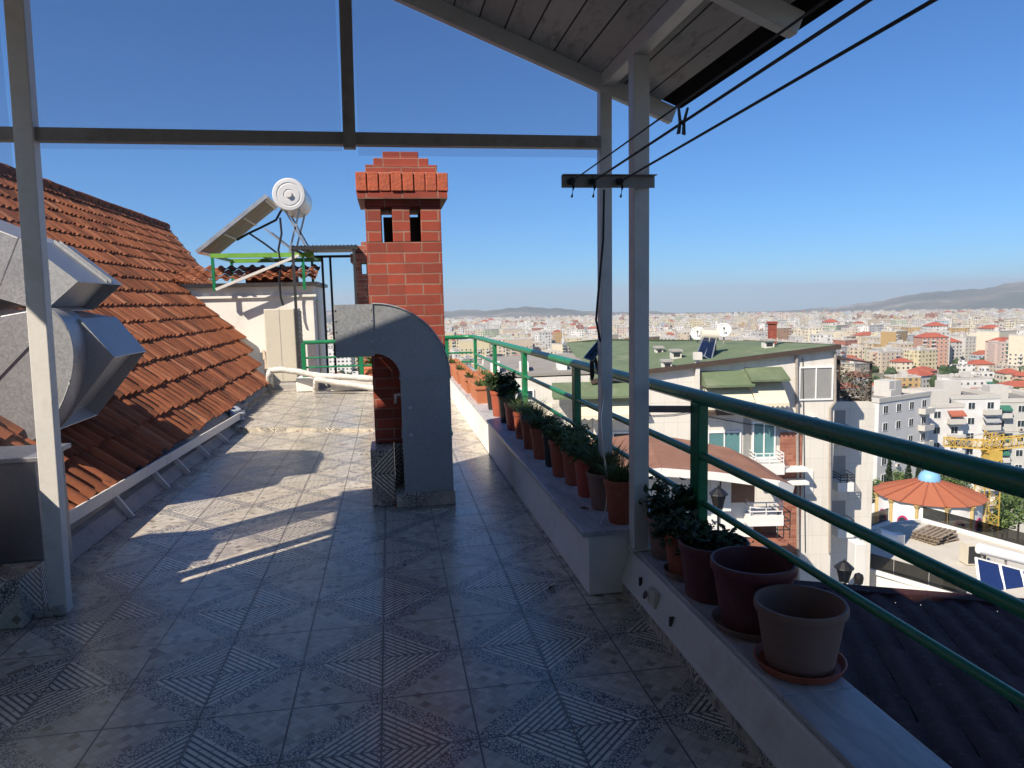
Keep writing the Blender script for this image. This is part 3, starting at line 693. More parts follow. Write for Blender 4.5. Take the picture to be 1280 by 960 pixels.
for k in (.24, .4, .51, .65, .8):
    p = Vector(gp(k, -.03, -.088))
    MB().bar(p, (p.x + .1, p.y + .02, .003), .04, .02, (0, 1, 0)).build('bracket', m_white, t)
tag(MB().hexa([(-2.2, 4.2, .001), (-1.93, 4.2, .001), (-1.86, 9.3, .001), (-2.2, 9.3, .001), (-2.2, 4.2, .12), (-2.02, 4.2, .1), (-1.95, 9.3, .07), (-2.2, 9.3, .09)]).build('mortar_kerb', m_conc, bevel=.02), 'rough grey mortar kerb on the floor under the gutter brackets', 'kerb')

SG = math.radians(42); RP = Vector((-2.0, 6, .19)); RDN = Vector((math.cos(SG), 0, -math.sin(SG))); RN = Vector((math.sin(SG), 0, math.cos(SG)))
def on_roof(u, v):
    d = ray(u, v); return EYE + d * ((RP - EYE).dot(RN) / d.dot(RN))
def rc(p): return (p.y, -(p - RP).dot(RDN))       # along, up the slope
ridge_s = rc(on_roof(100, 248))[1]
hip = [rc(on_roof(u, v)) for u, v in ((206, 284), (262, 352), (335, 482))]
def hip_y(s):
    pts = sorted(hip, key=lambda q: q[1])
    for (ya, sa), (yb, sb) in zip(pts, pts[1:]):
        if s <= sb: return ya + (yb - ya) * max(0, (s - sa)) / (sb - sa)
    return pts[-1][0]
def tile_field(mb, tones, org, along, up, nrm, ys, rows, pitch, expo, rng, ymax, th=.016, seg=7, amp=.044, ragged=0):
    """S-shaped clay tiles laid one by one"""
    for r_ in range(rows):
        s0 = r_ * expo - .02; s1 = s0 + expo + .05
        y = ys + (pitch * .03 * rng.uniform(-1, 1))
        while y < ymax(s0 + expo * .5):
            tn = min(1, max(0, rng.gauss(.5, .27)))
            dy = rng.gauss(0, .004); ds = rng.gauss(0, .008) + (rng.uniform(-ragged, ragged) if r_ == 0 else 0); dz = rng.gauss(0, .003); sk = rng.gauss(0, .006)
            b = len(mb.v)
            for (s, lift, wv) in ((s0 + ds, .036, 1.0), (s0 + ds + expo * .5, .022, .97), (s1, .002, .92)):
                for k in range(seg):
                    q = k / (seg - 1)
                    hgt = amp * (math.sin(math.pi * min(1, q / .68)) ** .8 if q < .68 else -.12 * math.sin(math.pi * (q - .68) / .32))
                    yy = y + dy + pitch * (q * 1.04 * wv + (1 - wv) * .5) + sk * (s - s0)
                    mb.v.append(tuple(org + along * yy + up * s + nrm * (lift + hgt + dz)))
            for i in range(2):
                for k in range(seg - 1):
                    a = b + i * seg + k; mb.f.append((a, a + 1, a + seg + 1, a + seg)); mb.m.append(0); tones.append(tn)
            e = len(mb.v)
            for k in range(seg): mb.v.append(tuple(Vector(mb.v[b + k]) - nrm * th + up * .004))
            for k in range(seg - 1): mb.f.append((b + k, e + k, e + k + 1, b + k + 1)); mb.m.append(0); tones.append(tn * .9)
            y += pitch
t = thing('tiled_roof', 'steep clay tiled roof rising left of the terrace, orange tiles streaked with soot', 'roof', (-3, 10, .3))
mb = MB(); tones = []; rng = R(11)
rows = int(ridge_s / .33) + 1
org = Vector((RP.x, 0, RP.z)) + RDN * (-.06)
tile_field(mb, tones, org, Vector((0, 1, 0)), -RDN, RN, 3.6, rows, .172, ridge_s / rows, rng, hip_y, ragged=.015)
o = mb.build('tile_covering', m_tile, t, smooth=True); set_tone(o, lambda i: tones[i])
# board under the tiles
pl = lambda y, s, l=-.03: tuple(Vector((RP.x, y, RP.z)) - RDN * s + RN * l)
bd = [(3.5, -.02), (hip_y(0) - .05, -.02)] + [(hip_y(ridge_s * k / 8) - .03, ridge_s * k / 8) for k in range(1, 9)] + [(3.5, ridge_s)]
MB().prism([pl(y, s) for y, s in bd], tuple(RN * -.05)).build('roof_boarding', m_conc, t)
# ridge caps
mb = MB(); y = 3.6; ym = hip_y(ridge_s); tn2 = []
top = Vector((RP.x, 0, RP.z)) - RDN * ridge_s
while y < ym:
    b0 = len(mb.f); mb.tube([top + Vector((-.03, y, .02 + rng.gauss(0, .006))), top + Vector((-.03, y + .40, .035))], [.125, .105], 12); tn2 += [rng.random() * .45] * (len(mb.f) - b0); y += .36
vg = MB(); hp = [on_roof(u, v) + RN * .02 for u, v in ((205, 283), (234, 318), (262, 352), (297, 397), (331, 444), (337, 484))]
for a_, b_ in zip(hp, hp[1:]): vg.bar(a_, b_, .10, .07, RN)
vg.build('mortar_verge', M('verge_mortar', (.40, .33, .26), .9, bump=.5, dirt=(.22, .12, .08), dscale=4, damt=.6), t)
o = mb.build('ridge_cap', m_tile, t, smooth=True); set_tone(o, lambda i: tn2[i])
MB().prism([tuple(top + Vector((-.02, 3.6, -.03))), tuple(top + Vector((-.02, ym, -.03))), tuple(top + Vector((-2.6, ym, -2.4))), tuple(top + Vector((-2.6, 3.6, -2.4)))], (0, 0, -.06)).build('rear_slope', m_tiledark, t)
# ---- ductwork on the left
t = thing('sheet_metal_box', 'dark sheet metal box with a flange standing behind the left canopy post', 'metal box', (-2.3, 4.1, .1))
MB().box(-2.75, -1.80, 3.985, 4.32, .1, .745).build('riser_box', galv('shaded_galvanised_sheet', (.30, .32, .34)), t, bevel=.004)  # darker copy of the galvanised colour, with the box's shade painted in
MB().box(-2.79, -1.77, 3.965, 4.35, .747, .772).build('flange', m_galv, t, bevel=.003)
t = thing('exhaust_duct', 'big rounded galvanised elbow duct half hidden by the left canopy post', 'duct', (-2.6, 5.3, .5))
el = [(0, 395), (56, 385), (72, 393), (83, 408), (90, 427), (92, 448), (89, 472), (82, 495), (72, 516), (62, 532), (46, 548), (38, 553), (-14, 520)]
YE = 5.36; p0 = [ony(u, v, YE) for u, v in el]
def soft(ps):
    q = [ps[0]]
    for a_, b_ in zip(ps, ps[1:]): q += [a_.lerp(b_, .25), a_.lerp(b_, .75)]
    return q + [ps[-1]]
p0 = [p0[0]] + soft(soft(p0[1:11])) + p0[11:]
MB().prism([(p.x, YE, max(p.z, .4)) for p in p0], (0, .34, 0)).build('elbow', m_galv, t, bevel=.006)
sm_ = MB().tube([(p.x, YE, max(p.z, .4)) for p in p0[1:-3]], .007, 6)
sm_.build('folded_seam', m_galv, t, smooth=True)
MB().bar(ony(-10, 478, YE - .004), ony(36, 430, YE - .004), .02, .012, (0, 1, 0)).build('standing_seam', m_galv, t)
# lower mouth
def hood(root, name, near, far, y0_, y1_):
    """near/far: profile pixel lists measured on the near and the far side"""
    a = [ony(u, v, y0_) for u, v in near]; b = [ony(u, v, y1_) for u, v in far]
    n = len(a); mb = MB(); bs = 0
    mb.v = [tuple(p) for p in a + b]
    mb.f = [tuple(range(n)), tuple(range(n, 2 * n))] + [(i, (i + 1) % n, n + (i + 1) % n, n + i) for i in range(n)]; mb.m = [0] * len(mb.f)
    return mb.build(name, m_galv, root, bevel=.005)
def hollow(root, name, pr, y0_, y1_, lip=.03):
    """duct end in the XZ plane, extruded along Y, with a recessed dark mouth. pr = [top back, top front, bottom front, bottom back]"""
    (ax, az), (bx, bz), (cx_, cz), (dx, dz) = pr
    mb = MB(); th = .006
    for y in (y0_, y1_ - th): mb.prism([(ax, y, az), (bx, y, bz), (cx_, y, cz), (dx, y, dz)], (0, th, 0))
    mb.prism([(ax, y0_ + th, az), (bx, y0_ + th, bz), (bx, y0_ + th, bz - th), (ax, y0_ + th, az - th)], (0, y1_ - y0_ - 2 * th, 0))
    mb.prism([(dx, y0_ + th, dz), (cx_, y0_ + th, cz), (cx_, y0_ + th, cz + th), (dx, y0_ + th, dz + th)], (0, y1_ - y0_ - 2 * th, 0))
    q = .22
    L = lambda u, v: u + (v - u) * q
    o = mb.build(name, m_galv, root)
    e1 = (L(bx, ax), L(bz, az)); e2 = (L(cx_, dx), L(cz, dz))
    MB().prism([(e1[0], y0_ + .008, e1[1] - .01), (e1[0] + .004, y0_ + .008, e1[1] - .01), (e2[0] + .004, y0_ + .008, e2[1] + .01), (e2[0], y0_ + .008, e2[1] + .01)], (0, y1_ - y0_ - .016, 0)).build('damper_plate', m_galv, o)
    return o
t2 = thing('exhaust_hood', 'lower galvanised hood duct with slanted mouth pointing over the roof tiles', 'duct', (-2.2, 5.3, .5), 'hood ducts on the tiled roof')
pf = [(-2.15, 1.445), (-1.945, 1.165), (-2.35, .66), (-2.66, .98)]
hollow(t2, 'hood', pf, 5.6, 6.3)
MB().prism([(-2.155, 5.61, 1.44), (-2.65, 5.61, .98), (-3.2, 5.61, 1.0), (-3.1, 5.61, 1.5), (-2.5, 5.61, 1.52)], (0, .68, 0)).build('neck', m_galv, t2, bevel=.01)
t3 = thing('exhaust_hood', 'upper galvanised hood duct with sloping top and flanged joint above the other one', 'duct', (-2.5, 5.9, 1.2), 'hood ducts on the tiled roof')
pf = [(-2.44, 2.0), (-2.10, 1.70), (-2.33, 1.50), (-2.62, 1.60)]
hollow(t3, 'hood', pf, 5.5, 6.35)
MB().prism([(-2.445, 5.51, 2.0), (-2.62, 5.51, 1.605), (-2.9, 5.51, 1.53), (-3.5, 5.51, 1.4), (-3.5, 5.51, 2.25), (-2.95, 5.51, 2.22)], (0, .83, 0)).build('neck', m_galv, t3, bevel=.01)
mb = MB()
for dx in (.0, .09):
    a_, b_ = Vector((-2.44, 0, 2.0)), Vector((-2.10, 0, 1.70)); 
    for yy in (6.02 + dx,): mb.prism([(a_.x, yy, a_.z + .002), (b_.x, yy, b_.z + .002), (b_.x + .004, yy, b_.z + .03), (a_.x + .004, yy, a_.z + .03)], (0, .012, 0))
mb.build('flange', m_galv, t3)
# plinth at the lower left
tag(MB().box(-2.5, -1.785, 3.68, 3.962, .002, .235).build('tiled_plinth', m_floor, bevel=.004), 'low tiled plinth at the foot of the left canopy post', 'plinth')
MBo = MB()
rng = R(4)
for k in range(9): MBo.box(-1.78 + k * .014, -1.755 + k * .014, 3.78 + rng.uniform(0, .02), 3.81 + rng.uniform(0, .03), .002, .02 + rng.uniform(0, .03))
tag(MBo.build('mortar_patch', m_conc, bevel=.006), 'crumbled mortar around the foot of the left canopy post', 'mortar patch')
# ================================================================== BACK OF THE TERRACE
YH = 14.8
def Y(u, v, y): return ony(u, v, y)
t = thing('rooftop_hut', 'small white stuccoed stair hut with a clay tile cap behind the tiled roof', 'hut', (-2.4, YH, 0))
l_, r_, tp = Y(255, 360, YH).x, Y(391, 360, YH).x, Y(330, 358, YH).z
MB().box(l_ - .6, r_, YH, YH + 2.3, -1.5, tp).build('wall', m_stucco, t, bevel=.01)
MB().box(l_ - .6, r_ + .06, YH - .05, YH - .002, Y(330, 372, YH).z, Y(330, 369, YH).z).build('ledge', m_stucco, t)
MB().box(r_ + .002, r_ + .03, YH + .5, YH + 1.5, -.3, Y(400, 375, YH + 1).z).build('door', m_cream, t)
MB().box(l_ - .6, r_ + .1, YH - .1, YH + 2.35, tp + .002, tp + .07).build('slab', m_conc, t)
mb = MB(); tn = []; rng = R(31)
tile_field(mb, tn, Vector((l_ - .5, YH - .22, tp + .10)), Vector((1, 0, 0)), Vector((0, math.cos(.3), math.sin(.3))), Vector((0, -math.sin(.3), math.cos(.3))), 0, 3, .2, .33, rng, lambda s: r_ - l_ + .55, amp=.055)
o = mb.build('tile_cap', m_tile, t, smooth=True); set_tone(o, lambda i: tn[i])
MB().box(l_ + .6, l_ + 1.6, YH + .9, YH + 1.3, tp + .08, tp + .42).build('brick_block', m_brick, t)
# green stand with solar water heater
t = thing('heater_stand', 'green steel stand with a white brace carrying the solar water heater', 'stand', (-2.3, YH - .3, 1.8))
ys = YH - .3
zt = Y(330, 321, ys).z; xl, xr = Y(266, 330, ys).x, Y(386, 330, ys).x
for x, z0 in ((xl, Y(266, 364, ys).z), (Y(379, 330, ys).x, Y(379, 362, ys).z)):
    MB().bar((x, ys, z0), (x, ys, zt), .05, .05).build('leg', m_green, t)
    MB().bar((x, ys + 1.7, z0), (x, ys + 1.7, zt), .05, .05).build('leg', m_green, t)
mb = MB(); gl = M('lime_green_paint', (.16, .36, .05), .45, var=.2, dirt=(.2, .15, .06), dscale=8)
mb.bar((xl - .03, ys, zt + .03), (xr + .1, ys, zt + .03), .06, .08).bar((xl - .03, ys + 1.7, zt + .03), (xr + .1, ys + 1.7, zt + .03), .06, .08)
for k in (0, .5, 1): mb.bar((xl + (xr - xl) * k, ys + .03, zt + .031), (xl + (xr - xl) * k, ys + 1.67, zt + .031), .05, .05)
mb.build('frame', gl, t)
MB().bar(Y(270, 362, ys - .05), Y(374, 319, ys - .05), .07, .05).build('brace', m_white, t)
t = thing('solar_water_heater', 'solar water heater with white round tank end and tilted collector on the green stand', 'solar heater', (-2.2, YH, zt))
a, b = Y(247, 317, ys), Y(335, 246, ys)
nn = Vector((-(b.z - a.z), 0, b.x - a.x)).normalized()
W_ = Vector((0, 1.35, 0))
MB().hexa([a, b, b + W_, a + W_] + [p + nn * .07 for p in (a, b, b + W_, a + W_)]).build('collector_frame', m_alu, t)
a2, b2 = a.lerp(b, .03) + Vector((0, .05, 0)), a.lerp(b, .97) + Vector((0, .05, 0)); W2 = Vector((0, 1.25, 0))
MB().hexa([p + nn * .071 for p in (a2, b2, b2 + W2, a2 + W2)] + [p + nn * .076 for p in (a2, b2, b2 + W2, a2 + W2)]).build('collector_glass', m_panel, t)
MB().hexa([p - nn * .006 for p in (a2, b2, b2 + W2, a2 + W2)] + [p - nn * .002 for p in (a2, b2, b2 + W2, a2 + W2)]).build('back_sheet', M('weathered_back_sheet', (.30, .26, .20), .55, .2, var=.45, scale=4, dirt=(.12, .09, .06), dscale=3, damt=.7), t)
rb_ = MB()
for k in (.02, .35, .65, .98): p = a2.lerp(b2, k) - nn * .02; rb_.bar(p + Vector((0, -.03, 0)), p + W2 + Vector((0, .03, 0)), .03, .02, nn)
rb_.build('back_rib', m_alu, t)
c = Y(361, 243, ys - .05); rt_ = .305
tank = MB()
tank.v = []
prof = [(0.001, 0), (.07, 0), (.075, .012), (.10, .012), (.105, 0.0), (.19, .0), (.2, .012), (.22, .012), (.23, 0), (rt_ - .02, .004), (rt_, .025), (rt_, 1.2), (rt_ - .02, 1.22), (.001, 1.22)]
tm = MB().lathe(prof, (0, 0, 0), 40)
tank.f = tm.f; tank.m = tm.m; tank.v = [(c.x + v[0], c.y + v[2], c.z + v[1]) for v in tm.v]
tank.build('tank', M('white_enamel_tank', (.70, .70, .69), .3, .2, var=.05, bump=.02), t, smooth=True)
MB().tube([c + Vector((0, -.045, 0)), c + Vector((0, .01, 0))], .055, 16).build('end_cap', m_white, t, smooth=True)
for yo in (.2, 1.05):
    y = c.y + yo; mb = MB()
    mb.bar((c.x - .12, y, c.z - .24), (Y(386, 318, ys).x, y, zt + .06), .035, .035).bar((c.x + .17, y, c.z - .22), (Y(360, 318, ys).x, y, zt + .06), .035, .035).bar((c.x - .5, y, c.z - .6), (c.x + .05, y, zt + .06), .03, .03)
    mb.build('strut', m_alu, t)
hs = [Y(u, v, ys + .3) for u, v in ((352, 262), (345, 275), (325, 285), (310, 292), (296, 300))]
h2 = [Y(u, v, ys + .2) for u, v in ((312, 292), (330, 304), (346, 316))]; h3 = [Y(u, v, ys - .02) for u, v in ((350, 272), (352, 292), (348, 312), (351, 330), (349, 350), (351, 372), (354, 382))]
MB().tube(hs, .022, 8).tube(h2, .018, 8).tube(h3, .02, 8).build('hose', m_black, t, smooth=True)

# dark lean-to
t = thing('metal_lean_to', 'small dark corrugated roof on thin black posts beside the white hut', 'lean-to', (-1, 13.6, 0))
yl = 13.3; p0, p1 = Y(364, 308, yl), Y(447, 311, yl)
mb = MB(); n = 34
for i in range(n):
    xa, xb = p0.x + (p1.x - p0.x) * i / n, p0.x + (p1.x - p0.x) * (i + 1) / n; z0 = .02 * (i % 2); z1 = .02 * ((i + 1) % 2)
    mb.quad([(xa, yl, p0.z + z0), (xb, yl, p0.z + z1), (xb, yl + 2.5, p0.z + .05 + z1), (xa, yl + 2.5, p0.z + .05 + z0)])
mb.build('corrugated_sheet', M('dark_roof_sheet', (.06, .065, .07), .35, .3, var=.2), t, solid=.006)
MB().bar((p0.x, yl + .02, p0.z - .03), (p1.x, yl + .02, p0.z - .03), .05, .05).bar((p0.x, yl + 2.4, p0.z - .03), (p1.x, yl + 2.4, p0.z - .03), .05, .05).bar((p0.x + .02, yl + .05, p0.z - .032), (p0.x + .02, yl + 2.37, p0.z - .032), .04, .04).build('beam', m_dark, t)
for u, yy in ((368, yl + .03), (404, yl + 2.35), (414, yl + 2.4), (444, yl + .03)):
    x = Y(u, 350, yy).x; MB().bar((x, yy, .0), (x, yy, p0.z - .05), .045, .045).build('post', m_dark, t)

# air conditioner
t = thing('air_conditioner', 'tall cream outdoor air conditioner seen from its side before the white hut', 'air conditioner', (-1.9, 13.4, .1))
ya = 13.4; xa, xb = Y(332, 430, ya).x, Y(370, 430, ya).x; za, zb = Y(350, 478, ya).z, Y(350, 386, ya).z
MB().box(xa, xb, ya, ya + .95, za, zb).build('casing', m_cream, t, bevel=.015)
MB().box(xb + .001, xb + .018, ya + .06, ya + .9, za + .05, zb - .05).build('fan_grille', m_dark, t)
mb = MB()
for k in range(14):
    z = za + .1 + (zb - za - .2) * k / 13; mb.box(xb + .019, xb + .026, ya + .07, ya + .89, z, z + .02)
mb.build('grille_bars', m_beam, t)
MB().box((xa + xb) / 2 - .004, (xa + xb) / 2 + .004, ya - .003, ya - .0005, za, zb).build('casing_joint', m_conc, t)
mb = MB().box(xa, xa + .08, ya, ya + .9, .1, za - .002).box(xb - .08, xb, ya, ya + .9, .1, za - .002); mb.build('foot', m_dark, t)
tag(MB().box(-2.4, 1.0, 12.95, 13.25, .06, .16).build('terrace_kerb', m_conc, bevel=.01), 'worn cement kerb along the far edge of the terrace', 'kerb')
tag(MB().box(-1.56, -1.28, 12.42, 12.94, .08, .30).build('rail_plinth', m_stucco, bevel=.01), 'white cement block under the end post of the green railing', 'plinth block')
tag(MB().box(-1.0, -.32, 12.3, 12.5, .08, .27).build('kerb_block', m_stucco2, bevel=.01), 'long stained white block lying under the wrapped pipes', 'block')
P3 = lambda pts: [ony(u, v, y) for u, v, y in pts]
def pipe(pts, r, label, nm='wrapped_pipe'):
    q = P3(pts); s = []
    for i in range(len(q) - 1):
        for k in range(6): s.append(q[i].lerp(q[i + 1], k / 6))
    rg = R(int(pts[0][0]))
    tag(MB().tube(s + [q[-1]], [r * rg.uniform(.85, 1.15) for _ in range(len(s) + 1)], 10).build(nm, m_pipe, smooth=True), label, 'pipe', 'wrapped pipes')
pipe([(337, 486, 12.5), (336, 470, 12.4), (338, 463, 12.4), (352, 462, 12.35), (374, 465, 12.3), (398, 470, 12.2), (430, 471, 12.1), (470, 474, 12.0), (500, 478, 11.9)], .05, 'thick wrapped pipe bending up beside the air conditioner')
pipe([(394, 488, 12.1), (395, 478, 12.0), (396, 474, 11.95), (418, 478, 11.9), (440, 481, 11.8), (470, 486, 11.7), (500, 490, 11.6)], .045, 'lower wrapped pipe held off the floor by a short leg')
pipe([(388, 468, 12.5), (410, 473, 12.4), (440, 476, 12.35), (500, 474, 12.3)], .03, 'thin wrapped pipe lying behind the two thick ones')
pot('orange clay pot with yellow green shrub behind the railing end', (-.35, 13.0, .06), .19, .36, m_orange, ('bush', 300, .32, .05, 1.6), 61, group='pots behind the railing')
c = ony(292, 527, 9.6)
mb = MB(); rng = R(5)
bmx = bmesh.new(); bmesh.ops.create_icosphere(bmx, subdivisions=3, radius=1)
for v in bmx.verts:
    q = 1 + .25 * math.sin(v.co.x * 5 + 1) * math.sin(v.co.y * 6) + .15 * math.sin(v.co.z * 9)
    mb.v.append((-1.98 + v.co.x * .13 * q, 9.55 + v.co.y * .16 * q, .15 + v.co.z * .085 * q))
mb.f = [tuple(v.index for v in f.verts) for f in bmx.faces]; mb.m = [0] * len(mb.f); bmx.free()
tag(mb.build('rolled_sheet', M('grey_plastic_sheet', (.34, .37, .40), .4, var=.2, bump=.5, bscale=25), smooth=True), 'crumpled grey plastic bundle at the end of the gutter', 'bundle')
tag(MB().hexa([(-2.5, 10.2, .08), (-2.0, 10.35, .08), (-2.0, 10.6, .08), (-2.5, 10.5, .08), (-2.5, 10.2, .21), (-2.0, 10.35, .19), (-2.0, 10.6, .19), (-2.5, 10.5, .21)]).build('stone_slab', m_conc, bevel=.01), 'grey stone slab wedged against the foot of the tiled roof', 'slab')

# house behind the camera
h = bpy.data.objects['house_wall']
MB().box(-8.5, 1.0, -9, -3.62, -1, 13).build('upper_storeys', m_stucco2, h)
MB().box(-3.3, -2.85, 2.98, 3.75, -.5, 2.0).build('shade_block', m_stucco2, h)  # unseen block, added only to shade the sheet metal box

# ================================================================== NEIGHBOURS
class Wall:
    """vertical plane through a surveyed point; s runs to the right along the wall, o out of it"""
    def __init__(s, u, v, d, yaw=0):
        r = ray(u, v); s.o = EYE + r * (d / r.dot(FWD)); f = Vector((FWD.x, FWD.y, 0)).normalized()
        f = Matrix.Rotation(math.radians(yaw), 3, 'Z') @ f
        s.n = -f; s.a = Vector((f.y, -f.x, 0))
    def at(s, u, v):
        r = ray(u, v); p = EYE + r * ((s.o - EYE).dot(s.n) / r.dot(s.n)); return (p - s.o).dot(s.a), p.z
    def P(s, q, z, o=0): p = s.o + s.a * q + s.n * o; return Vector((p.x, p.y, z))
    def px(s, u, v, o=0): q, z = s.at(u, v); return s.P(q, z, o)
    def box(s, mb, u0, v0, u1, v1, o0, o1):
        a, zb = s.at(u0, v0)[0], None; vm = (v0 + v1) / 2; um = (u0 + u1) / 2
        a = s.at(u0, vm)[0]; b = s.at(u1, vm)[0]; z1 = s.at(um, v0)[1]; z0 = s.at(um, v1)[1]
        return s.sbox(mb, a, b, z0, z1, o0, o1)
    def sbox(s, mb, a, b, z0, z1, o0, o1):
        return mb.hexa([s.P(a, z0, o1), s.P(b, z0, o1), s.P(b, z0, o0), s.P(a, z0, o0), s.P(a, z1, o1), s.P(b, z1, o1), s.P(b, z1, o0), s.P(a, z1, o0)])
    def base(s, u, v): return s.px(u, v)
m_wallA = M('old_white_render', (.62, .60, .55), .9, var=.09, scale=.35, bump=.1, bscale=6, dirt=(.40, .37, .32), dscale=.5, damt=.6)
m_wallB = M('clean_white_render', (.72, .71, .68), .85, var=.06, scale=.25, bump=.05, bscale=6, dirt=(.5, .47, .43), dscale=.3, damt=.4)
m_greenroof = M('green_roof_felt', (.115, .155, .085), .9, var=.2, scale=.5, bump=.3, bscale=8, dirt=(.22, .24, .16), dscale=.6, damt=.7)
m_brownroof = M('brown_roof_felt', (.22, .11, .075), .85, var=.15, scale=1, bump=.3, bscale=20, dirt=(.3, .17, .12), dscale=1, damt=.5)
m_trim = M('dark_brown_trim', (.06, .04, .03), .6)
m_flatroof_w = M('grey_roof_screed', (.26, .24, .21), .9, var=.2, scale=.4, bump=0, dirt=(.17, .16, .14), dscale=.5)
m_awning = M('beige_awning_cloth', (.62, .56, .42), .8, var=.05, scale=2, bump=.05)
m_frame = M('white_window_frame', (.75, .75, .74), .4, var=.03, bump=0)
m_curtain_and_shade = M('grey_shutter_and_shade', (.26, .26, .25), .6, var=.1, scale=2)  # shutter grey, reused for the painted recess shade
m_red = M('red_roof_tiles_far', (.34, .085, .05), .85, var=.25, scale=.6, bump=.2, bscale=3, dirt=(.2, .08, .05), dscale=.3)

def gridwall(name, col):
    t = NT(name); o = t.co(); x, y, z = t.sep(o); h = t.m('ADD', t.m('MULTIPLY', x, .985), t.m('MULTIPLY', y, -.17))
    ln = t.m('MAXIMUM', t.m('LESS_THAN', t.m('FRACT', t.m('DIVIDE', h, .62)), .03), t.m('LESS_THAN', t.m('FRACT', t.m('DIVIDE', z, .93)), .022))
    wn = t.n('ShaderNodeTexWhiteNoise', noise_dimensions='2D'); t.l(t.comb(t.m('FLOOR', t.m('DIVIDE', h, .62)), t.m('FLOOR', t.m('DIVIDE', z, .93)), 0), wn.inputs[0])
    c = t.mix(t.m('MULTIPLY', wn.outputs[0], .3), c4(col), c4(tuple(v * .86 for v in col)))
    st = t.m('MULTIPLY_ADD', t.m('SUBTRACT', t.noise(t.mapv(o, (1.6, 1.6, .22)), 1.1, 7, .7), .5), 4, 0, clamp=True)
    c = t.mix(t.m('MULTIPLY', st, .45), c, (.40, .36, .30, 1)); c = t.mix(t.m('MULTIPLY', ln, .5), c, (.38, .35, .31, 1))
    return t.pbr(c, .85, 0, t.bump(t.noise(o, 4, 4), .15, .02))
m_wallA = gridwall('tiled_white_render', (.64, .61, .55))
def window(W, root, u0, v0, u1, v1, mull=1, glass=None, o=0.0, name='window'):
    a = W.at(u0, (v0 + v1) / 2)[0]; b = W.at(u1, (v0 + v1) / 2)[0]; z1 = W.at((u0 + u1) / 2, v0)[1]; z0 = W.at((u0 + u1) / 2, v1)[1]
    return swindow(W, root, a, b, z0, z1, mull, glass, o, name)
def swindow(W, root, a, b, z0, z1, mull=1, glass=None, o=0.0, name='window', fw=.07):
    mb = MB(); W.sbox(mb, a, a + fw, z0, z1, o + .004, o + .07); W.sbox(mb, b - fw, b, z0, z1, o + .004, o + .07)
    W.sbox(mb, a + fw, b - fw, z1 - fw, z1, o + .004, o + .07); W.sbox(mb, a + fw, b - fw, z0, z0 + fw, o + .004, o + .07)
    for k in range(mull):
        m_ = a + (b - a) * (k + 1) / (mull + 1); W.sbox(mb, m_ - fw * .4, m_ + fw * .4, z0 + fw, z1 - fw, o + .004, o + .065)
    f = mb.build(name, m_frame, root)
    mb = MB(); W.sbox(mb, a + fw * .5, b - fw * .5, z0 + fw * .5, z1 - fw * .5, o + .002, o + .03); mb.build('pane', glass or m_glassdark, f)
    return f
def railing(W, root, u0, v0, u1, v1, o, name='balcony_railing', mat=None, bars=3):
    mb = MB(); a = W.at(u0, v0)[0]; b = W.at(u1, v0)[0]; z1 = W.at((u0 + u1) / 2, v0)[1]; z0 = W.at((u0 + u1) / 2, v1)[1]
    for k in range(bars): z = z0 + (z1 - z0) * (k + 1) / bars; mb.bar(W.P(a, z, o), W.P(b, z, o), .04, .04)
    n = max(2, int((b - a) / .5))
    for k in range(n + 1): q = a + (b - a) * k / n; mb.bar(W.P(q, z0, o), W.P(q, z1, o), .03, .03)
    for q in (a, b):
        for k in range(bars): z = z0 + (z1 - z0) * (k + 1) / bars; mb.bar(W.P(q, z, o), W.P(q, z, 0), .03, .03)
    return mb.build(name, mat or m_frame, root)
def prism_wall(W, root, name, px, depth, mat, zbot=None, o=0):
    pts = [W.at(u, v) for u, v in px]
    ol = [W.P(q, z, o) for q, z in pts]
    if zbot is not None: ol += [W.P(pts[-1][0], zbot, o), W.P(pts[0][0], zbot, o)]
    return MB().prism(ol, W.n * -depth).build(name, mat, root)

W1 = Wall(930, 520, 34, 0)
t = thing('apartment_house', 'white neighbouring apartment house with green felt roof and beige awnings', 'apartment building', W1.P(0, -22))
prism_wall(W1, t, 'wall', [(742, 478), (800, 468), (905, 455), (905, 452), (1001, 441), (1001, 440), (1045, 436)], .5, m_wallA, -24)
prism_wall(W1, t, 'rear_wall', [(742, 490), (905, 478), (1045, 462)], 12.9, m_wallA, -24, o=-.51)
prism_wall(W1, t, 'lower_wall', [(604, 476), (690, 472), (741.5, 470)], 9, m_wallA, -24, o=-.4)
MB().prism([W1.P(*W1.at(u, v), -.35) + Vector((0, 0, .02)) for u, v in ((600, 475), (690, 471), (741, 469))] + [W1.P(*W1.at(u, v), -9.4) + Vector((0, 0, .25)) for u, v in ((741, 469), (690, 471), (600, 475))], (0, 0, .1)).build('lower_roof', m_flatroof_w, t)
for uu in (612, 650, 700): mb = MB(); W1.box(mb, uu, 458, uu + 12, 473, -3, -1.5); mb.build('roof_hatch', m_wallB, t)
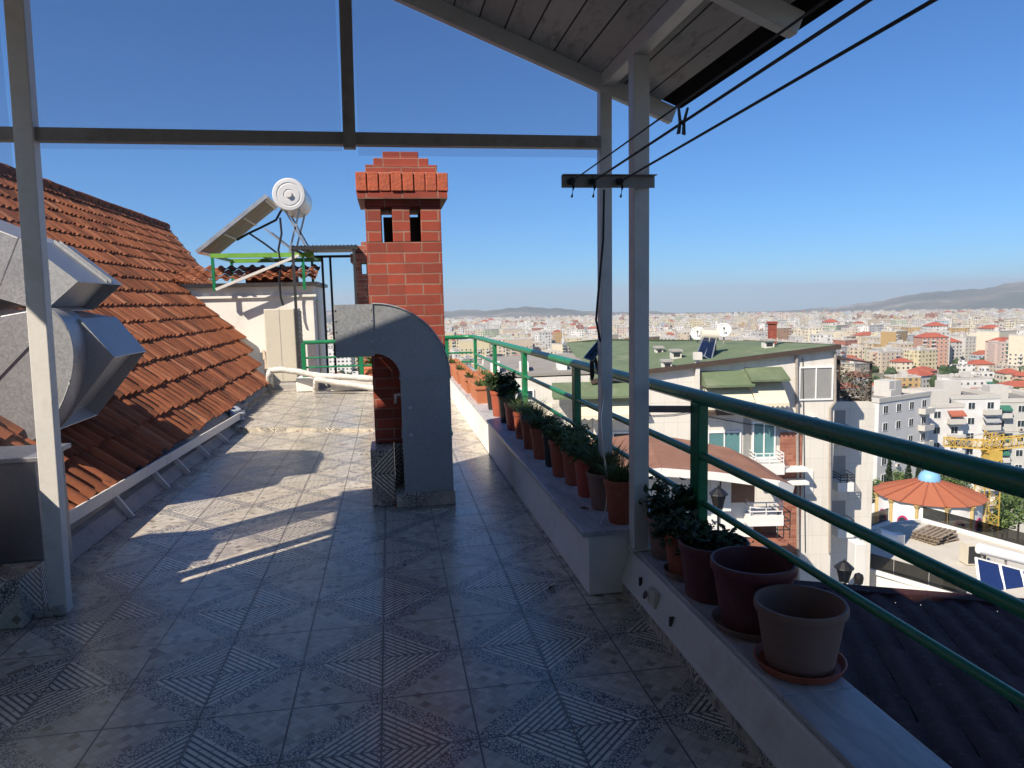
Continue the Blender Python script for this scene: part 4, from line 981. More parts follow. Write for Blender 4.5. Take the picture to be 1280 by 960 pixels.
# roof felt, sloping back
zl, zr = W1.at(640, 500), W1.at(1046, 434)
A_ = [W1.P(*W1.at(738, 478), .25), W1.P(*W1.at(800, 466.5), .25), W1.P(*W1.at(1047, 434.5), .25)]
k_ = W1.n * -14
MB().prism([A_[0] + Vector((0, 0, .02)), A_[1] + Vector((0, 0, .02)), A_[2] + Vector((0, 0, .02)), A_[2] + k_ + Vector((0, 0, -.55)), A_[1] + k_ + Vector((0, 0, .75)), A_[0] + k_ + Vector((0, 0, .95))], (0, 0, .12)).build('roof', m_greenroof, t)
mb = MB()
for a, b in ((A_[0], A_[1]), (A_[1], A_[2])): mb.bar(a + Vector((0, 0, .06)) + W1.n * .03, b + Vector((0, 0, .06)) + W1.n * .03, .05, .22)
mb.bar(A_[2] + W1.a * .03 + Vector((0, 0, .06)), A_[2] + k_ + W1.a * .03 + Vector((0, 0, -.49)), .05, .2); mb.build('roof_edge', m_trim, t)
rn_ = (A_[2] - A_[1]).cross(k_ + Vector((0, 0, .1))).normalized()
def roof_wall(u, v):
    d = ray(u, v); p = EYE + d * ((A_[1] - EYE).dot(rn_) / d.dot(rn_)); return Wall(u, v, (p - EYE).dot(FWD))
for (u0, v0, u1, v1, dd) in ((820, 433, 829, 447, 6), (840, 437, 852, 452, 4), (829, 450, 840, 462, 1.5), (956, 424, 968, 438, 5.5)):
    W = roof_wall((u0 + u1) / 2, v1); mb = MB(); W.box(mb, u0, v0 + 3, u1, v1 + 3, -.5, 0); v = mb.build('roof_vent', m_wallA, t)
    mb = MB(); W.box(mb, u0 - 1.2, v0, u1 + 1.2, v0 + 2.5, -.6, .1); mb.build('vent_cap', m_conc, v)
    mb = MB(); W.box(mb, u0 + 2, v0 + 4.5, u1 - 2, v0 + 9, .002, .01); mb.build('vent_opening', m_dark, v)
mb = MB(); W = roof_wall(966, 429); W.box(mb, 963, 405, 971, 430, -.4, 0); W.box(mb, 962, 402, 972, 405, -.45, .05); mb.build('red_chimney', m_brick, t)
mb = MB(); W1.box(mb, 868, 449, 873, 490, .05, .25); W1.box(mb, 866, 440, 875, 449, .0, .4); mb.build('flue_pipe', m_wallA, t)
# awning roof and awnings
def awning(u0, v0, u1, v1, o1, mat=m_awning):
    a, z1 = W1.at(u0, v0); b = W1.at(u1, v0)[0]; z0 = W1.at(u0, v1)[1]
    n = 14; pr = []
    for i in range(n + 1):
        q = a + (b - a) * i / n; sc_ = .1 * (i % 2)
        pr.append((W1.P(q, z1, .05), W1.P(q, z0 + .15, o1), W1.P(q, z0 - .05 + sc_, o1 + .01)))
    mb = MB()
    for i in range(n):
        for j in range(2): mb.quad([pr[i][j], pr[i + 1][j], pr[i + 1][j + 1], pr[i][j + 1]])
    return mb.build('awning', mat, t, solid=.02)
awning(878, 478, 933, 503, 1.25); awning(934, 471, 974, 504, 1.3); awning(722, 491, 790, 519, 1.2); awning(640, 505, 690, 528, 1.1)
mb = MB()
a0 = [W1.P(*W1.at(872, 478), .1), W1.P(*W1.at(931, 474), .1), W1.P(*W1.at(931, 474), 1.2), W1.P(*W1.at(872, 479), 1.2)]
def slab(u0, u1, v, o0, o1, name, mat, dz=.12, dv=0):
    a = W1.at(u0, v)[0]; b = W1.at(u1, v)[0]; z = W1.at((u0 + u1) / 2, v)[1]; mb = MB()
    mb.hexa([W1.P(a, z - dz, o1), W1.P(b, z - dz, o1), W1.P(b, z - dz, o0), W1.P(a, z - dz, o0), W1.P(a, z, o1), W1.P(b, z, o1), W1.P(b, z + dv, o0), W1.P(a, z + dv, o0)])
    return mb.build(name, mat, t)
slab(876, 934, 478, .003, 1.1, 'awning_roof', m_greenroof, .1, .55); slab(930, 977, 471, .003, 1.1, 'awning_roof', m_greenroof, .1, .45); slab(690, 792, 492, .003, 1.1, 'awning_roof', m_greenroof, .1, .55)
# windows
window(W1, t, 998, 458, 1041, 500, 1, m_curtain_and_shade); window(W1, t, 884, 539, 926, 572, 1, m_teal); window(W1, t, 940, 527, 969, 574, 1, m_teal)
window(W1, t, 700, 545, 735, 575, 1, m_glassdark); window(W1, t, 745, 540, 788, 572, 1, m_glassdark); window(W1, t, 640, 545, 670, 575, 1); window(W1, t, 612, 490, 634, 515, 1, o=-.4); window(W1, t, 645, 488, 668, 503, 1, o=-.4)
for q in ((929, 522, 938.5, 580), (970, 525, 985, 556)): mb = MB(); W1.box(mb, *q, .003, .02); mb.build('recess_shade_sheet', m_curtain_and_shade, t)  # flat dark sheets, recess shade painted onto the wall
mb = MB(); W1.box(mb, 876, 512, 934, 517, .003, .5); mb.build('awning_box', m_trim, t)
slab(936, 972, 575, .003, .9, 'balcony_slab', m_wallB, .5); railing(W1, t, 937, 562, 971, 575, .88)
mb = MB(); W1.box(mb, 973, 540, 1000, 760, .003, .06); mb.build('brick_strip', m_brickwall, t)
mb = MB(); q0 = W1.at(996, 445); mb.tube([W1.P(*W1.at(995, 444), .1), W1.P(*W1.at(997, 745), .1)], .07, 8); mb.tube([W1.P(*W1.at(1043, 440), .1), W1.P(*W1.at(1043, 502), .1), W1.P(*W1.at(1037, 510), .1), W1.P(*W1.at(1036, 690), .1)], .06, 8); mb.build('drain_pipe', m_beam, t, smooth=True)
mb = MB()
for v in (598, 582): W1.box(mb, 952, v, 1003, v + 3.5, .07, .8)
mb.build('ledge', m_wallB, t)
mb = MB(); W1.box(mb, 1004, 588, 1016, 617, .003, .05); mb.build('wall_vent_frame', m_wallB, t)
# stepped rear wing with balconies
W1b = Wall(1065, 560, 37, 0)
prism_wall(W1b, t, 'wing_wall', [(1030, 502), (1088, 502), (1094, 506)], 10, m_wallA, -26)
for v in (513, 570, 626):
    mb = MB(); a = W1b.at(1036, v)[0]; b = W1b.at(1057, v)[0]; z1 = W1b.at(1045, v)[1]; z0 = W1b.at(1045, v + 30)[1]
    W1b.sbox(mb, a, b, z0, z1, .003, .02); mb.build('recess_shade_sheet', m_curtain_and_shade, t)  # balcony shade painted as a flat dark sheet
    mb = MB(); W1b.sbox(mb, a + .05, b, z0 - .35, z0 + .1, .022, 1.0); mb.build('balcony_slab', m_wallB, t)
    railing(W1b, t, 1040, v + 18, 1057, v + 28, .95, mat=m_dark)
for u0, v0, u1, v1, dd in ((1008, 520, 1020, 532, .45), (760, 583, 772, 594, .45)):
    mb = MB(); W1.box(mb, u0, v0, u1, v1, .06, dd); q = mb.build('air_conditioner_unit', m_wallB, t, bevel=.03)
    MB().lathe([(.26, 0), (.26, .02), (.001, .02)], (0, 0, 0), 16).build('fan', m_dark, q, local=True)
    f_ = bpy.data.objects[[c.name for c in q.children][0]]; f_.location = W1.px((u0 + u1) / 2, (v0 + v1) / 2, dd + .005) - ORG[t.name]; f_.rotation_euler = (math.radians(90), 0, math.atan2(W1.a.y, W1.a.x))
for k, (ua, va, ub, vb) in enumerate(((1003, 447, 1006, 690), (880, 520, 990, 536), (800, 520, 880, 512))):
    mb = MB(); mb.tube([W1.px(ua, va, .05), W1.px((ua + ub) / 2, (va + vb) / 2 + 2, .06), W1.px(ub, vb, .05)], .018, 5); mb.build('wall_cable', m_dark, t)
# roof cage on the wing
t = thing('roof_pergola', 'dark steel pergola with wire mesh and dry creeper on the neighbour roof terrace', 'pergola', W1b.P(0, W1b.at(1065, 502)[1]))
mb = MB()
for u, v0 in ((1051, 446), (1091, 452)):
    for o in (-.3, -4): mb.bar(W1b.P(W1b.at(u, 500)[0], W1b.at(u, 503)[1], o), W1b.P(W1b.at(u, 500)[0], W1b.at(u, v0)[1], o), .1, .1)
mb.build('post', m_trim, t)
mb = MB(); mb.hexa([W1b.px(1046, 449, 0), W1b.px(1092, 455, 0), W1b.px(1092, 455, -4.4), W1b.px(1046, 449, -4.4), W1b.px(1046, 447, 0), W1b.px(1092, 453, 0), W1b.px(1092, 453, -4.4), W1b.px(1046, 447, -4.4)]); mb.build('roof_sheet', m_trim, t)
mb = MB()
for k in range(26): q = 1052 + 39 * k / 25; mb.bar(W1b.px(q, 455, -.3), W1b.px(q, 502, -.3), .015, .015)
for k in range(16): q = 456 + 46 * k / 15; mb.bar(W1b.px(1052, q, -.31), W1b.px(1091, q, -.31), .015, .015)
mb.build('wire_mesh', m_beam, t)
rng = R(8); mb = MB()
for k in range(1400):
    u = 1052 + 39 * rng.random(); v = 502 - 38 * rng.random() ** 1.7 - (10 * rng.random() if u < 1058 else 0)
    p = W1b.px(u, v, -.3 + rng.uniform(-.12, .12)); s = rng.uniform(.05, .13); d = Vector((rng.gauss(0, 1), rng.gauss(0, 1), rng.gauss(0, 1))).normalized(); e = d.orthogonal().normalized()
    mb.quad([p, p + d * s + e * s * .4, p + d * s * 1.6, p + d * s - e * s * .4])
o = mb.build('dry_creeper', leafmat('dry_creeper_leaf', (.07, .055, .04), (.20, .17, .12)), t); rr = R(2); set_tone(o, lambda i: rr.random())

# roof gear of the neighbour
def dish(u, v, r_px, d, label):
    W = roof_wall(u, 434); d = (W.o - EYE).dot(FWD); q, z = W.at(u, v); r = r_px * d / F
    t = thing('satellite_dish', label, 'satellite dish', W.P(q, z - r - .5), 'dishes on the green roof')
    ax = (W.n * .85 + Vector((-.25, 0, .35))).normalized(); e1 = ax.orthogonal().normalized(); e2 = ax.cross(e1); c = W.P(q, z)
    mb = MB(); n = 28; prev = None
    for i in range(6):
        k = i / 5; ring = [c + (e1 * math.cos(6.283 * j / n) + e2 * math.sin(6.283 * j / n)) * r * max(k, .01) + ax * (k * k * .25 * r) for j in range(n)]
        if prev:
            for j in range(n): mb.quad([prev[j], prev[(j + 1) % n], ring[(j + 1) % n], ring[j]])
        prev = ring
    mb.build('reflector', m_wallB, t, solid=.02, smooth=True)
    MB().tube([c - ax * .02, c + Vector((0, 0, -r - .9))], .04, 8).build('mast', m_beam, t)
    MB().tube([c + Vector((0, 0, -r * .8)), c + ax * r * .9], .02, 6).build('feed_arm', m_beam, t)
    MB().tube([c + ax * r * .85, c + ax * r * 1.02], .06, 8).build('feed_horn', m_dark, t)
dish(872, 417, 8.5, 41, 'satellite dish in front of the white roof tank, leftmost on the green roof'); dish(905, 413, 9, 42, 'satellite dish behind the solar heater on the green roof')
W = roof_wall(885, 449); t = thing('solar_water_heater', 'solar heater with two dark panels and a horizontal tank on the green felt roof', 'solar heater', W.P(0, W.at(885, 452)[1]))
a, b, c_, d_ = W.px(868, 441, .6), W.px(885, 451, .6), W.px(900, 425, -.6), W.px(884, 423, -.6)
MB().prism([a, b, c_, d_], (0, 0, .06)).build('collector', m_panel, t)
mb = MB(); up = Vector((0, 0, .075))
for p, q in ((a, b), (b, c_), (c_, d_), (d_, a), ((a + b) / 2, (c_ + d_) / 2)): mb.bar(p + up, q + up, .05, .04)
mb.build('collector_frame', m_alu, t)
MB().tube([W.px(881, 419, -.7), W.px(903, 420, -.7)], .25, 16).build('tank', m_cream, t, smooth=True)
mb = MB()
for u in (884, 899): mb.bar(W.px(u, 420, -.7), W.px(u + 1, 450, -.7), .05, .05)
mb.build('stand', m_dark, t)

# brown roofed annex
W2 = Wall(900, 600, 28, 0)
t = thing('annex_house', 'low annex with brown felt roof, white fascia and a railed balcony beside the brick strip', 'house', W2.P(0, -20))
prism_wall(W2, t, 'wall', [(700, 590), (790, 582), (948, 604)], 4, m_wallB, -22, o=-.5)
P = lambda u, v, o: W2.px(u, v, o)
front = [P(690, 590, 1.0), P(820, 578, 1.0), P(886, 583, 1.0), P(960, 593, 1.0), P(983, 603, .6)]
back = [P(700, 570, -2.2), P(820, 557, -2.4), P(886, 566, -2.2), P(930, 574, -2.0), P(962, 589, -1.6)]
mb = MB()
for i in range(4): mb.quad([front[i], front[i + 1], back[i + 1], back[i]])
mb.build('roof', m_brownroof, t, solid=.08)
mb = MB()
for i in range(4): dz = Vector((0, 0, -.13)); mb.bar(front[i] + dz, front[i + 1] + dz, .12, .3)
mb.build('fascia', m_wallB, t)
mb = MB(); W2.box(mb, 893, 602, 903, 655, -.49, -.4); mb.build('white_door', m_frame, t)
mb = MB(); W2.box(mb, 905, 600, 948, 632, -.49, -.42); mb.build('recess_shade_sheet', M('brown_shade_wall', (.22, .13, .09), .8), t)  # flat sheet with the recess shade put into its brown
mb = MB(); W2.box(mb, 905, 602, 915, 640, -.38, -.1); mb.build('pillar', m_wallB, t)
W3 = Wall(950, 640, 29, 0)
prism_wall(W3, t, 'lower_wall', [(890, 640), (925, 640), (925, 642)], 3, m_wallB, -22)
mb = MB(); W3.box(mb, 926, 636, 968, 648, .003, 1.0); mb.build('balcony_slab', m_wallB, t)
o = railing(W3, t, 928, 620, 967, 636, .95)
mb = MB(); W3.box(mb, 926, 649, 972, 668, -.3, -.1); mb.build('brown_shutter', M('brown_shutter', (.16, .075, .045), .6), t)
mb = MB(); W3.box(mb, 925, 668, 973, 672, -.2, 1.0); mb.build('balcony_slab', m_brickwall, t)
railing(W3, t, 962, 632, 977, 664, .9, mat=m_dark)
mb = MB(); W3.box(mb, 760, 620, 888, 760, -2, -.2); mb.build('lower_wall', m_wallB, t)

def lantern(u, v, d, label, post=True):
    W = Wall(u, v, d); q, z = W.at(u, v); k = d / F; c = W.P(q, z)
    t = thing('wall_lantern', label, 'lantern', c, 'black lanterns below the terrace')
    h = 14 * k; w = 10 * k
    MB().lathe([(w * .55, -h * .75), (w * .95, h * .45), (w * .9, h * .47), (w * .5, -h * .73)], c, 6).build('glass_body', m_smoke, t)
    mb = MB()
    for j in range(6):
        an = 6.283 * j / 6; e = Vector((math.cos(an), math.sin(an), 0))
        mb.bar(c + e * w * .56 + Vector((0, 0, -h * .75)), c + e * w * .97 + Vector((0, 0, h * .45)), k * 1.2, k * 1.2)
    mb.build('ribs', m_black, t)
    MB().lathe([(w * 1.2, h * .46), (w * 1.15, h * .55), (w * .45, h * 1.0), (w * .3, h * 1.05), (w * .12, h * 1.1), (w * .16, h * 1.22), (.001, h * 1.35)], c, 12).build('lid', m_black, t)
    MB().lathe([(w * .55, -h * .74), (w * .6, -h * .8), (w * .25, -h * .95), (w * .12, -h * 1.15), (.001, -h * 1.25)], c, 12).build('base', m_black, t)
    if post: MB().tube([c + Vector((0, 0, -h * 1.1)), c + Vector((0, 0, -h * 7))], w * .16, 8).build('pole', m_black, t)
    else:
        e = W.a
        MB().tube([c + Vector((0, 0, -h * 1.0)), c + e * w * .9 + Vector((0, 0, -h * 1.35)), c + e * w * 1.6 + Vector((0, 0, -h * .9)), c + e * w * 1.75 + Vector((0, 0, -h * .2))], w * .14, 8).build('bracket', m_black, t, smooth=True)
        MB().lathe([(.001, -h * .7), (w * .5, -h * .5), (w * .6, 0), (w * .5, h * .3), (.001, h * .5)], c + e * w * 1.85 + Vector((0, 0, -h * .5)), 12).build('wall_plate', m_black, t, smooth=True)
lantern(898, 624, 14, 'black six sided lantern on a pole in front of the annex wall'); lantern(1055, 716, 10.5, 'black wall lantern beside the white pillar above the dark tile roof', False)
W = Wall(1075, 710, 10.8); mb = MB(); W.box(mb, 1068, 680, 1082, 760, -.25, 0)
tag(mb.build('white_pillar', m_wallB, bevel=.01), 'white square pillar rising behind the dark tile roof', 'pillar')

# dark tile roof right below the terrace
t = thing('lower_tiled_roof', 'old dark tile roof in shadow directly below the railing', 'roof', (3, 4, -1.2))
A0 = Vector((1.45, -1.0, -.75)); far = onz(1040, 741, -1.6); far2 = onz(1280, 761, -1.6)
al = Vector((far2.x - far.x, far2.y - far.y, 0)).normalized(); nrm0 = Vector((-al.y, al.x, 0))
if nrm0.y < 0: nrm0 = -nrm0
L_ = 9.0; hi = -.35
upv = Vector((-nrm0.x * L_, -nrm0.y * L_, (hi + 1.55))); Lu = upv.length; upv.normalize(); nr = al.cross(upv).normalized()
if nr.z < 0: nr = -nr
mb = MB(); tn = []; rng = R(77)
tile_field(mb, tn, far - al * 3.2, al, upv, nr, 0, int(Lu / .36), .22, .36, rng, lambda s: 13.0, amp=.026)
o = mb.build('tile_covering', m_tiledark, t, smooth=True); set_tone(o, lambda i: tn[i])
e0 = far - al * 3.3 - nr * .05; e1 = far + al * 9.9 - nr * .05
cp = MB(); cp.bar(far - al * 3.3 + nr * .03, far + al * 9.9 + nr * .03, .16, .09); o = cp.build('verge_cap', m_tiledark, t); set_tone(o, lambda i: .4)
MB().hexa([e0 + Vector((0, 0, -.12)), e1 + Vector((0, 0, -.12)), e1 + upv * Lu + Vector((0, 0, -.12)), e0 + upv * Lu + Vector((0, 0, -.12)), e0, e1, e1 + upv * Lu, e0 + upv * Lu]).build('roof_boarding', m_conc, t)
MB().prism([e0 + Vector((0, 0, -.13)), e1 + Vector((0, 0, -.13)), e1 + Vector((0, 0, -14)), e0 + Vector((0, 0, -14))], -nrm0 * 7).build('wall', m_stucco2, t)

# roof terrace building with smoked glass balustrade
ZT = -13.4
t = thing('roof_terrace_building', 'white building with open roof terrace and smoked glass balustrade', 'building', onz(1150, 700, ZT))
G = lambda u, v, dz=0: onz(u, v, ZT) + Vector((0, 0, dz))
dk = [G(1003, 688), G(1112, 653), G(1153, 648), G(1330, 700), G(1330, 800), G(1200, 752)]
MB().prism(dk, (0, 0, -9)).build('wall', m_wallB, t)
ins = [p.lerp(sum(dk, Vector()) / 6, .03) + Vector((0, 0, .006)) for p in dk]
MB().prism(ins, (0, 0, .02)).build('terrace_deck', M('terrace_screed', (.50, .47, .41), .85, var=.1, scale=.5, dirt=(.36, .33, .28), dscale=.4), t)
def balu(root, pts, h, kerb=.35):
    mb = MB(); kb = MB()
    for a, b in zip(pts, pts[1:]):
        kb.bar(a + Vector((0, 0, kerb / 2 + .03)), b + Vector((0, 0, kerb / 2 + .03)), .3, kerb)
        n = max(1, int((b - a).length / 1.6))
        for k in range(n):
            p, q = a.lerp(b, (k + .01) / n), a.lerp(b, (k + .99) / n); mb.bar(p + Vector((0, 0, kerb + .04 + h / 2)), q + Vector((0, 0, kerb + .04 + h / 2)), .025, h)
    kb.build('parapet', m_wallB, root); mb.build('glass_balustrade', m_smoke, root)
balu(t, [G(1208, 752), G(1003, 690), G(1110, 655)], .8, .22); balu(t, [G(1153, 652), G(1330, 702)], .75, .22)
mb = MB(); c0 = G(1210, 700); 
Wt = Wall(1245, 715, (G(1245, 735) - EYE).dot(FWD))
sp = thing('solar_panel_array', 'pair of blue solar panels with white frame on the roof terrace', 'solar panels', G(1245, 742))
a, b, c_, d_ = Wt.px(1213, 738, .8), Wt.px(1290, 765, .8), Wt.px(1297, 722, -.4), Wt.px(1226, 703, -.4)
MB().prism([a, b, c_, d_], (0, 0, .08)).build('panel', M('blue_collector', (.015, .03, .11), .15, var=.15, bump=0), sp)
mb = MB(); up = Vector((0, 0, .1))
for p, q in ((a, b), (b, c_), (c_, d_), (d_, a), (a.lerp(b, .42), d_.lerp(c_, .42)), (a.lerp(b, .8), d_.lerp(c_, .8))): mb.bar(p + up, q + up, .12, .06)
mb.build('panel_frame', m_frame, sp)
MB().tube([Wt.px(1236, 692, -.8), Wt.px(1300, 708, -.8)], .27, 16).build('tank', m_frame, sp, smooth=True)
mb = MB()
for u in (1240, 1270): mb.bar(Wt.px(u, 696, -.8), Wt.px(u + 2, 735, -.8), .08, .08)
mb.build('stand', m_beam, sp)
W = Wall(1222, 700, (G(1222, 708) - EYE).dot(FWD)); mb = MB(); W.box(mb, 1209, 681, 1234, 706, -.7, 0); ac = mb.build('air_conditioner', m_cream); tag(ac, 'dark grilled air conditioner standing beside the blue solar panels', 'air conditioner')
mb = MB(); W.box(mb, 1210.5, 683, 1232.5, 704, .004, .03); mb.build('fan_grille', m_dark, ac)
pl_ = thing('pallet_stack', 'flat stack of grey wooden pallets lying on the roof terrace', 'pallets', G(1168, 675))
ctr = G(1168, 675)
for k in range(3):
    q = Matrix.Rotation(.25 + k * .12, 3, 'Z'); mb = MB()
    for j in range(6): mb.bar(ctr + q @ Vector((-1.1, -.7 + j * .28, .14 + k * .2)), ctr + q @ Vector((1.1, -.7 + j * .28, .14 + k * .2)), .2, .03)
    for j in (-1, 0, 1): mb.bar(ctr + q @ Vector((j * .95, -.8, .07 + k * .2)), ctr + q @ Vector((j * .95, .8, .07 + k * .2)), .12, .1)
    mb.build('pallet', M('grey_pallet_wood', (.24, .19, .14), .85, var=.3, scale=3), pl_)
W = Wall(1112, 676, (G(1112, 682) - EYE).dot(FWD)); sh = thing('roof_tank', 'white roof tank and pipe box at the edge of the roof terrace', 'tank', W.px(1112, 686))
MB().tube([W.px(1097, 668, 0), W.px(1117, 674, 0)], .38, 14).build('tank', m_frame, sh, smooth=True)
mb = MB(); W.box(mb, 1113, 669, 1131, 684, -.6, 0); mb.build('box', m_wallB, sh)
mb = MB(); W.box(mb, 1098, 674, 1101, 686, -.1, 0); W.box(mb, 1109, 676, 1112, 686, -.1, 0); mb.build('stand', m_beam, sh)

# rotunda
d = 82; W = Wall(1161, 617, d); c = W.px(1161, 617); rr_ = 63 * d / F
t = thing('rotunda', 'round white pavilion with shallow terracotta roof and pale blue dome', 'pavilion', (c.x, c.y, c.z - 5))
n = 16; mb = MB(); tn = []
apx = c + Vector((0, 0, 21 * d / F))
for k in range(n):
    a0, a1 = 6.283 * k / n, 6.283 * (k + 1) / n
    p0, p1 = c + Vector((math.cos(a0), math.sin(a0), 0)) * rr_, c + Vector((math.cos(a1), math.sin(a1), 0)) * rr_
    mb.quad([p0, p1, apx])
mb.quad([c + Vector((math.cos(6.283 * k / n), math.sin(6.283 * k / n), -.002)) * rr_ for k in range(n)])
mb.build('roof', M('terracotta_sheet_roof', (.36, .115, .055), .8, var=.12, scale=1.5, bump=.2, bscale=4), t)
mb = MB()
for k in range(n): a0 = 6.283 * k / n; mb.bar(c + Vector((math.cos(a0), math.sin(a0), .01)) * rr_, apx + Vector((0, 0, .05)), .16, .1)
mb.build('roof_rib', M('terracotta_rib', (.28, .085, .045), .8), t)
MB().lathe([(1.15, 0), (1.12, .35), (.95, .75), (.6, 1.05), (.001, 1.2)], apx + Vector((0, 0, -.35)), 24).build('dome', M('blue_dome_paint', (.20, .42, .62), .5, var=.06), t, smooth=True)
rw = rr_ * .93
MB().lathe([(rw, -6), (rw, -.05)], c, 48).build('wall', m_wallB, t, smooth=True)
ylw = M('ochre_column', (.52, .38, .16), .7); mag = M('magenta_trim', (.36, .03, .12), .6)
for k in range(12):
    an = -math.pi / 2 + (k - 5.5) * 6.283 / 12 - .1
    e = Vector((math.cos(an), math.sin(an), 0)); 
    MB().tube([c + e * (rw + .12) + Vector((0, 0, -6)), c + e * (rw + .12) + Vector((0, 0, -.5)), c + e * (rw + .15) + Vector((0, 0, -.1))], [.17, .17, .34], 10).build('column', ylw, t)
    an += 6.283 / 24; e = Vector((math.cos(an), math.sin(an), 0)); s = Vector((-e.y, e.x, 0)); o_ = c + e * (rw * .992)
    arch = lambda w, b, tt: [o_ + s * -w + Vector((0, 0, b))] + [o_ + s * (-w * math.cos(q * math.pi / 10)) + Vector((0, 0, tt + w * 1.25 * math.sin(q * math.pi / 10))) for q in range(11)] + [o_ + s * w + Vector((0, 0, b))]
    f = MB().prism(arch(.62, -6, -2.3), tuple(e * .12)).build('arched_window', mag, t)
    MB().prism([p + e * .121 for p in arch(.45, -6, -2.3)], tuple(e * .03)).build('pane', m_glassdark, f)

# tower crane
d = 90; W = Wall(1235, 600, d)
t = thing('tower_crane', 'yellow lattice tower crane beside the round pavilion', 'crane', W.P(0, -35))
ycr = M('crane_yellow', (.52, .35, .07), .6, var=.15, scale=1)
def lattice(p, q, w, n, name):
    mb = MB(); ax = (q - p); L = ax.length; ax.normalize(); up = Vector((0, 0, 1)) if abs(ax.z) < .9 else W.n; r = ax.cross(up).normalized(); u = r.cross(ax)
    cs = [r * (i * w / 2) + u * (j * w / 2) for i, j in ((-1, -1), (1, -1), (1, 1), (-1, 1))]
    for o in cs: mb.bar(p + o, q + o, .11, .11)
    for k in range(n):
        a, b = p + ax * L * k / n, p + ax * L * (k + 1) / n
        for i in range(4):
            o1, o2 = cs[i], cs[(i + 1) % 4]; mb.bar(a + o1, b + o2, .055, .055); mb.bar(a + o1, a + o2, .055, .055)
            if k % 2: mb.bar(a + o2, b + o1, .05, .05)
    return mb.build(name, ycr, t)
top_ = W.px(1236, 572); lattice(Vector((top_.x, top_.y, -36)), top_, 1.9, 14, 'mast')
lattice(W.px(1192, 556, -2), W.px(1236, 556, 0), 1.0, 8, 'counter_jib'); lattice(W.px(1236, 556, 0), W.px(1400, 520, 6), 1.2, 22, 'jib')
lattice(W.px(1238, 566), W.px(1243, 540), 1.4, 4, 'tower_head')
mb = MB(); W.box(mb, 1232, 561, 1247, 575, -.8, .9); mb.build('slewing_cab', ycr, t)
mb = MB(); mb.bar(W.px(1243, 540), W.px(1195, 554, -2), .08, .08).bar(W.px(1243, 540), W.px(1340, 530, 4), .08, .08); mb.build('tie_rod', m_beam, t)
# ================================================================== GROUND, TREES, CITY
def ground_z(r):
    if r < 70: return -24.0
    if r < 180: return -24 - 26 * (r - 70) / 110
    return -50 - .0185 * (r - 180)
t_ = NT('city_ground'); o_ = t_.co()
n1 = t_.noise(o_, .012, 8, .6); n2 = t_.noise(o_, .08, 5)
c_ = t_.ramp(t_.m('MULTIPLY_ADD', n2, .4, t_.m('MULTIPLY', n1, .6)), [(.3, (.05, .07, .03)), (.45, (.11, .12, .07)), (.52, (.22, .20, .17)), (.7, (.30, .28, .25))])
m_ground = t_.pbr(c_, .95)
mb = MB(); rs = [8, 40, 70, 95, 120, 150, 180, 260, 400, 700, 1200, 2200, 4000, 7000, 11000, 15000]; na = 72
for r in rs:
    for k in range(na): a = 6.2832 * k / na; mb.v.append((r * math.sin(a), r * math.cos(a), ground_z(r)))
for i in range(len(rs) - 1):
    for k in range(na): q = i * na; mb.f.append((q + k, q + (k + 1) % na, q + na + (k + 1) % na, q + na + k)); mb.m.append(0)
mb.f.append(tuple(range(na))); mb.m.append(0)
struct(mb.build('ground', m_ground, smooth=True))

def tree(u, v, d, h, w, kind, label, group):
    W = Wall(u, v, d); q, z = W.at(u, v); top = W.P(q, z); base = top - Vector((0, 0, h))
    t = thing('cypress_tree' if kind == 'c' else 'broadleaf_tree', label, 'tree', base, group)
    MB().tube([base - Vector((0, 0, 6)), base + Vector((0, 0, h * .5)), base + Vector((0, 0, h * .9))], [.18, .12, .03], 7).build('trunk', m_trim, t)
    rng = R(int(u * 7 + v)); mb = MB()
    for k in range(1500):
        f = rng.random() ** .8; a = rng.random() * 6.283
        if kind == 'c': rad = w * (1 - f) ** .6 * (.35 + .65 * rng.random() ** .5) * (.85 + .15 * math.sin(a * 3 + f * 9)); p = base + Vector((math.cos(a) * rad, math.sin(a) * rad, h * (.04 + .96 * f)))
        else:
            b = rng.choice(range(7)); rg = R(b + int(u)); cc = Vector((rg.gauss(0, .4) * w, rg.gauss(0, .4) * w, h * rg.uniform(.5, .85))); dd = Vector((rng.gauss(0, 1), rng.gauss(0, 1), rng.gauss(0, .8))).normalized() * w * .5 * rng.random() ** .35; p = base + cc + dd
        s = rng.uniform(.12, .34); dd = Vector((rng.gauss(0, 1), rng.gauss(0, 1), rng.gauss(.3, 1))).normalized(); e = dd.orthogonal().normalized()
        mb.quad([p - e * s * .5, p + dd * s, p + e * s * .5, p - dd * s * .6])
    o = mb.build('crown', m_cyp if kind == 'c' else m_leaf, t); rr = R(int(u)); set_tone(o, lambda i: rr.random())
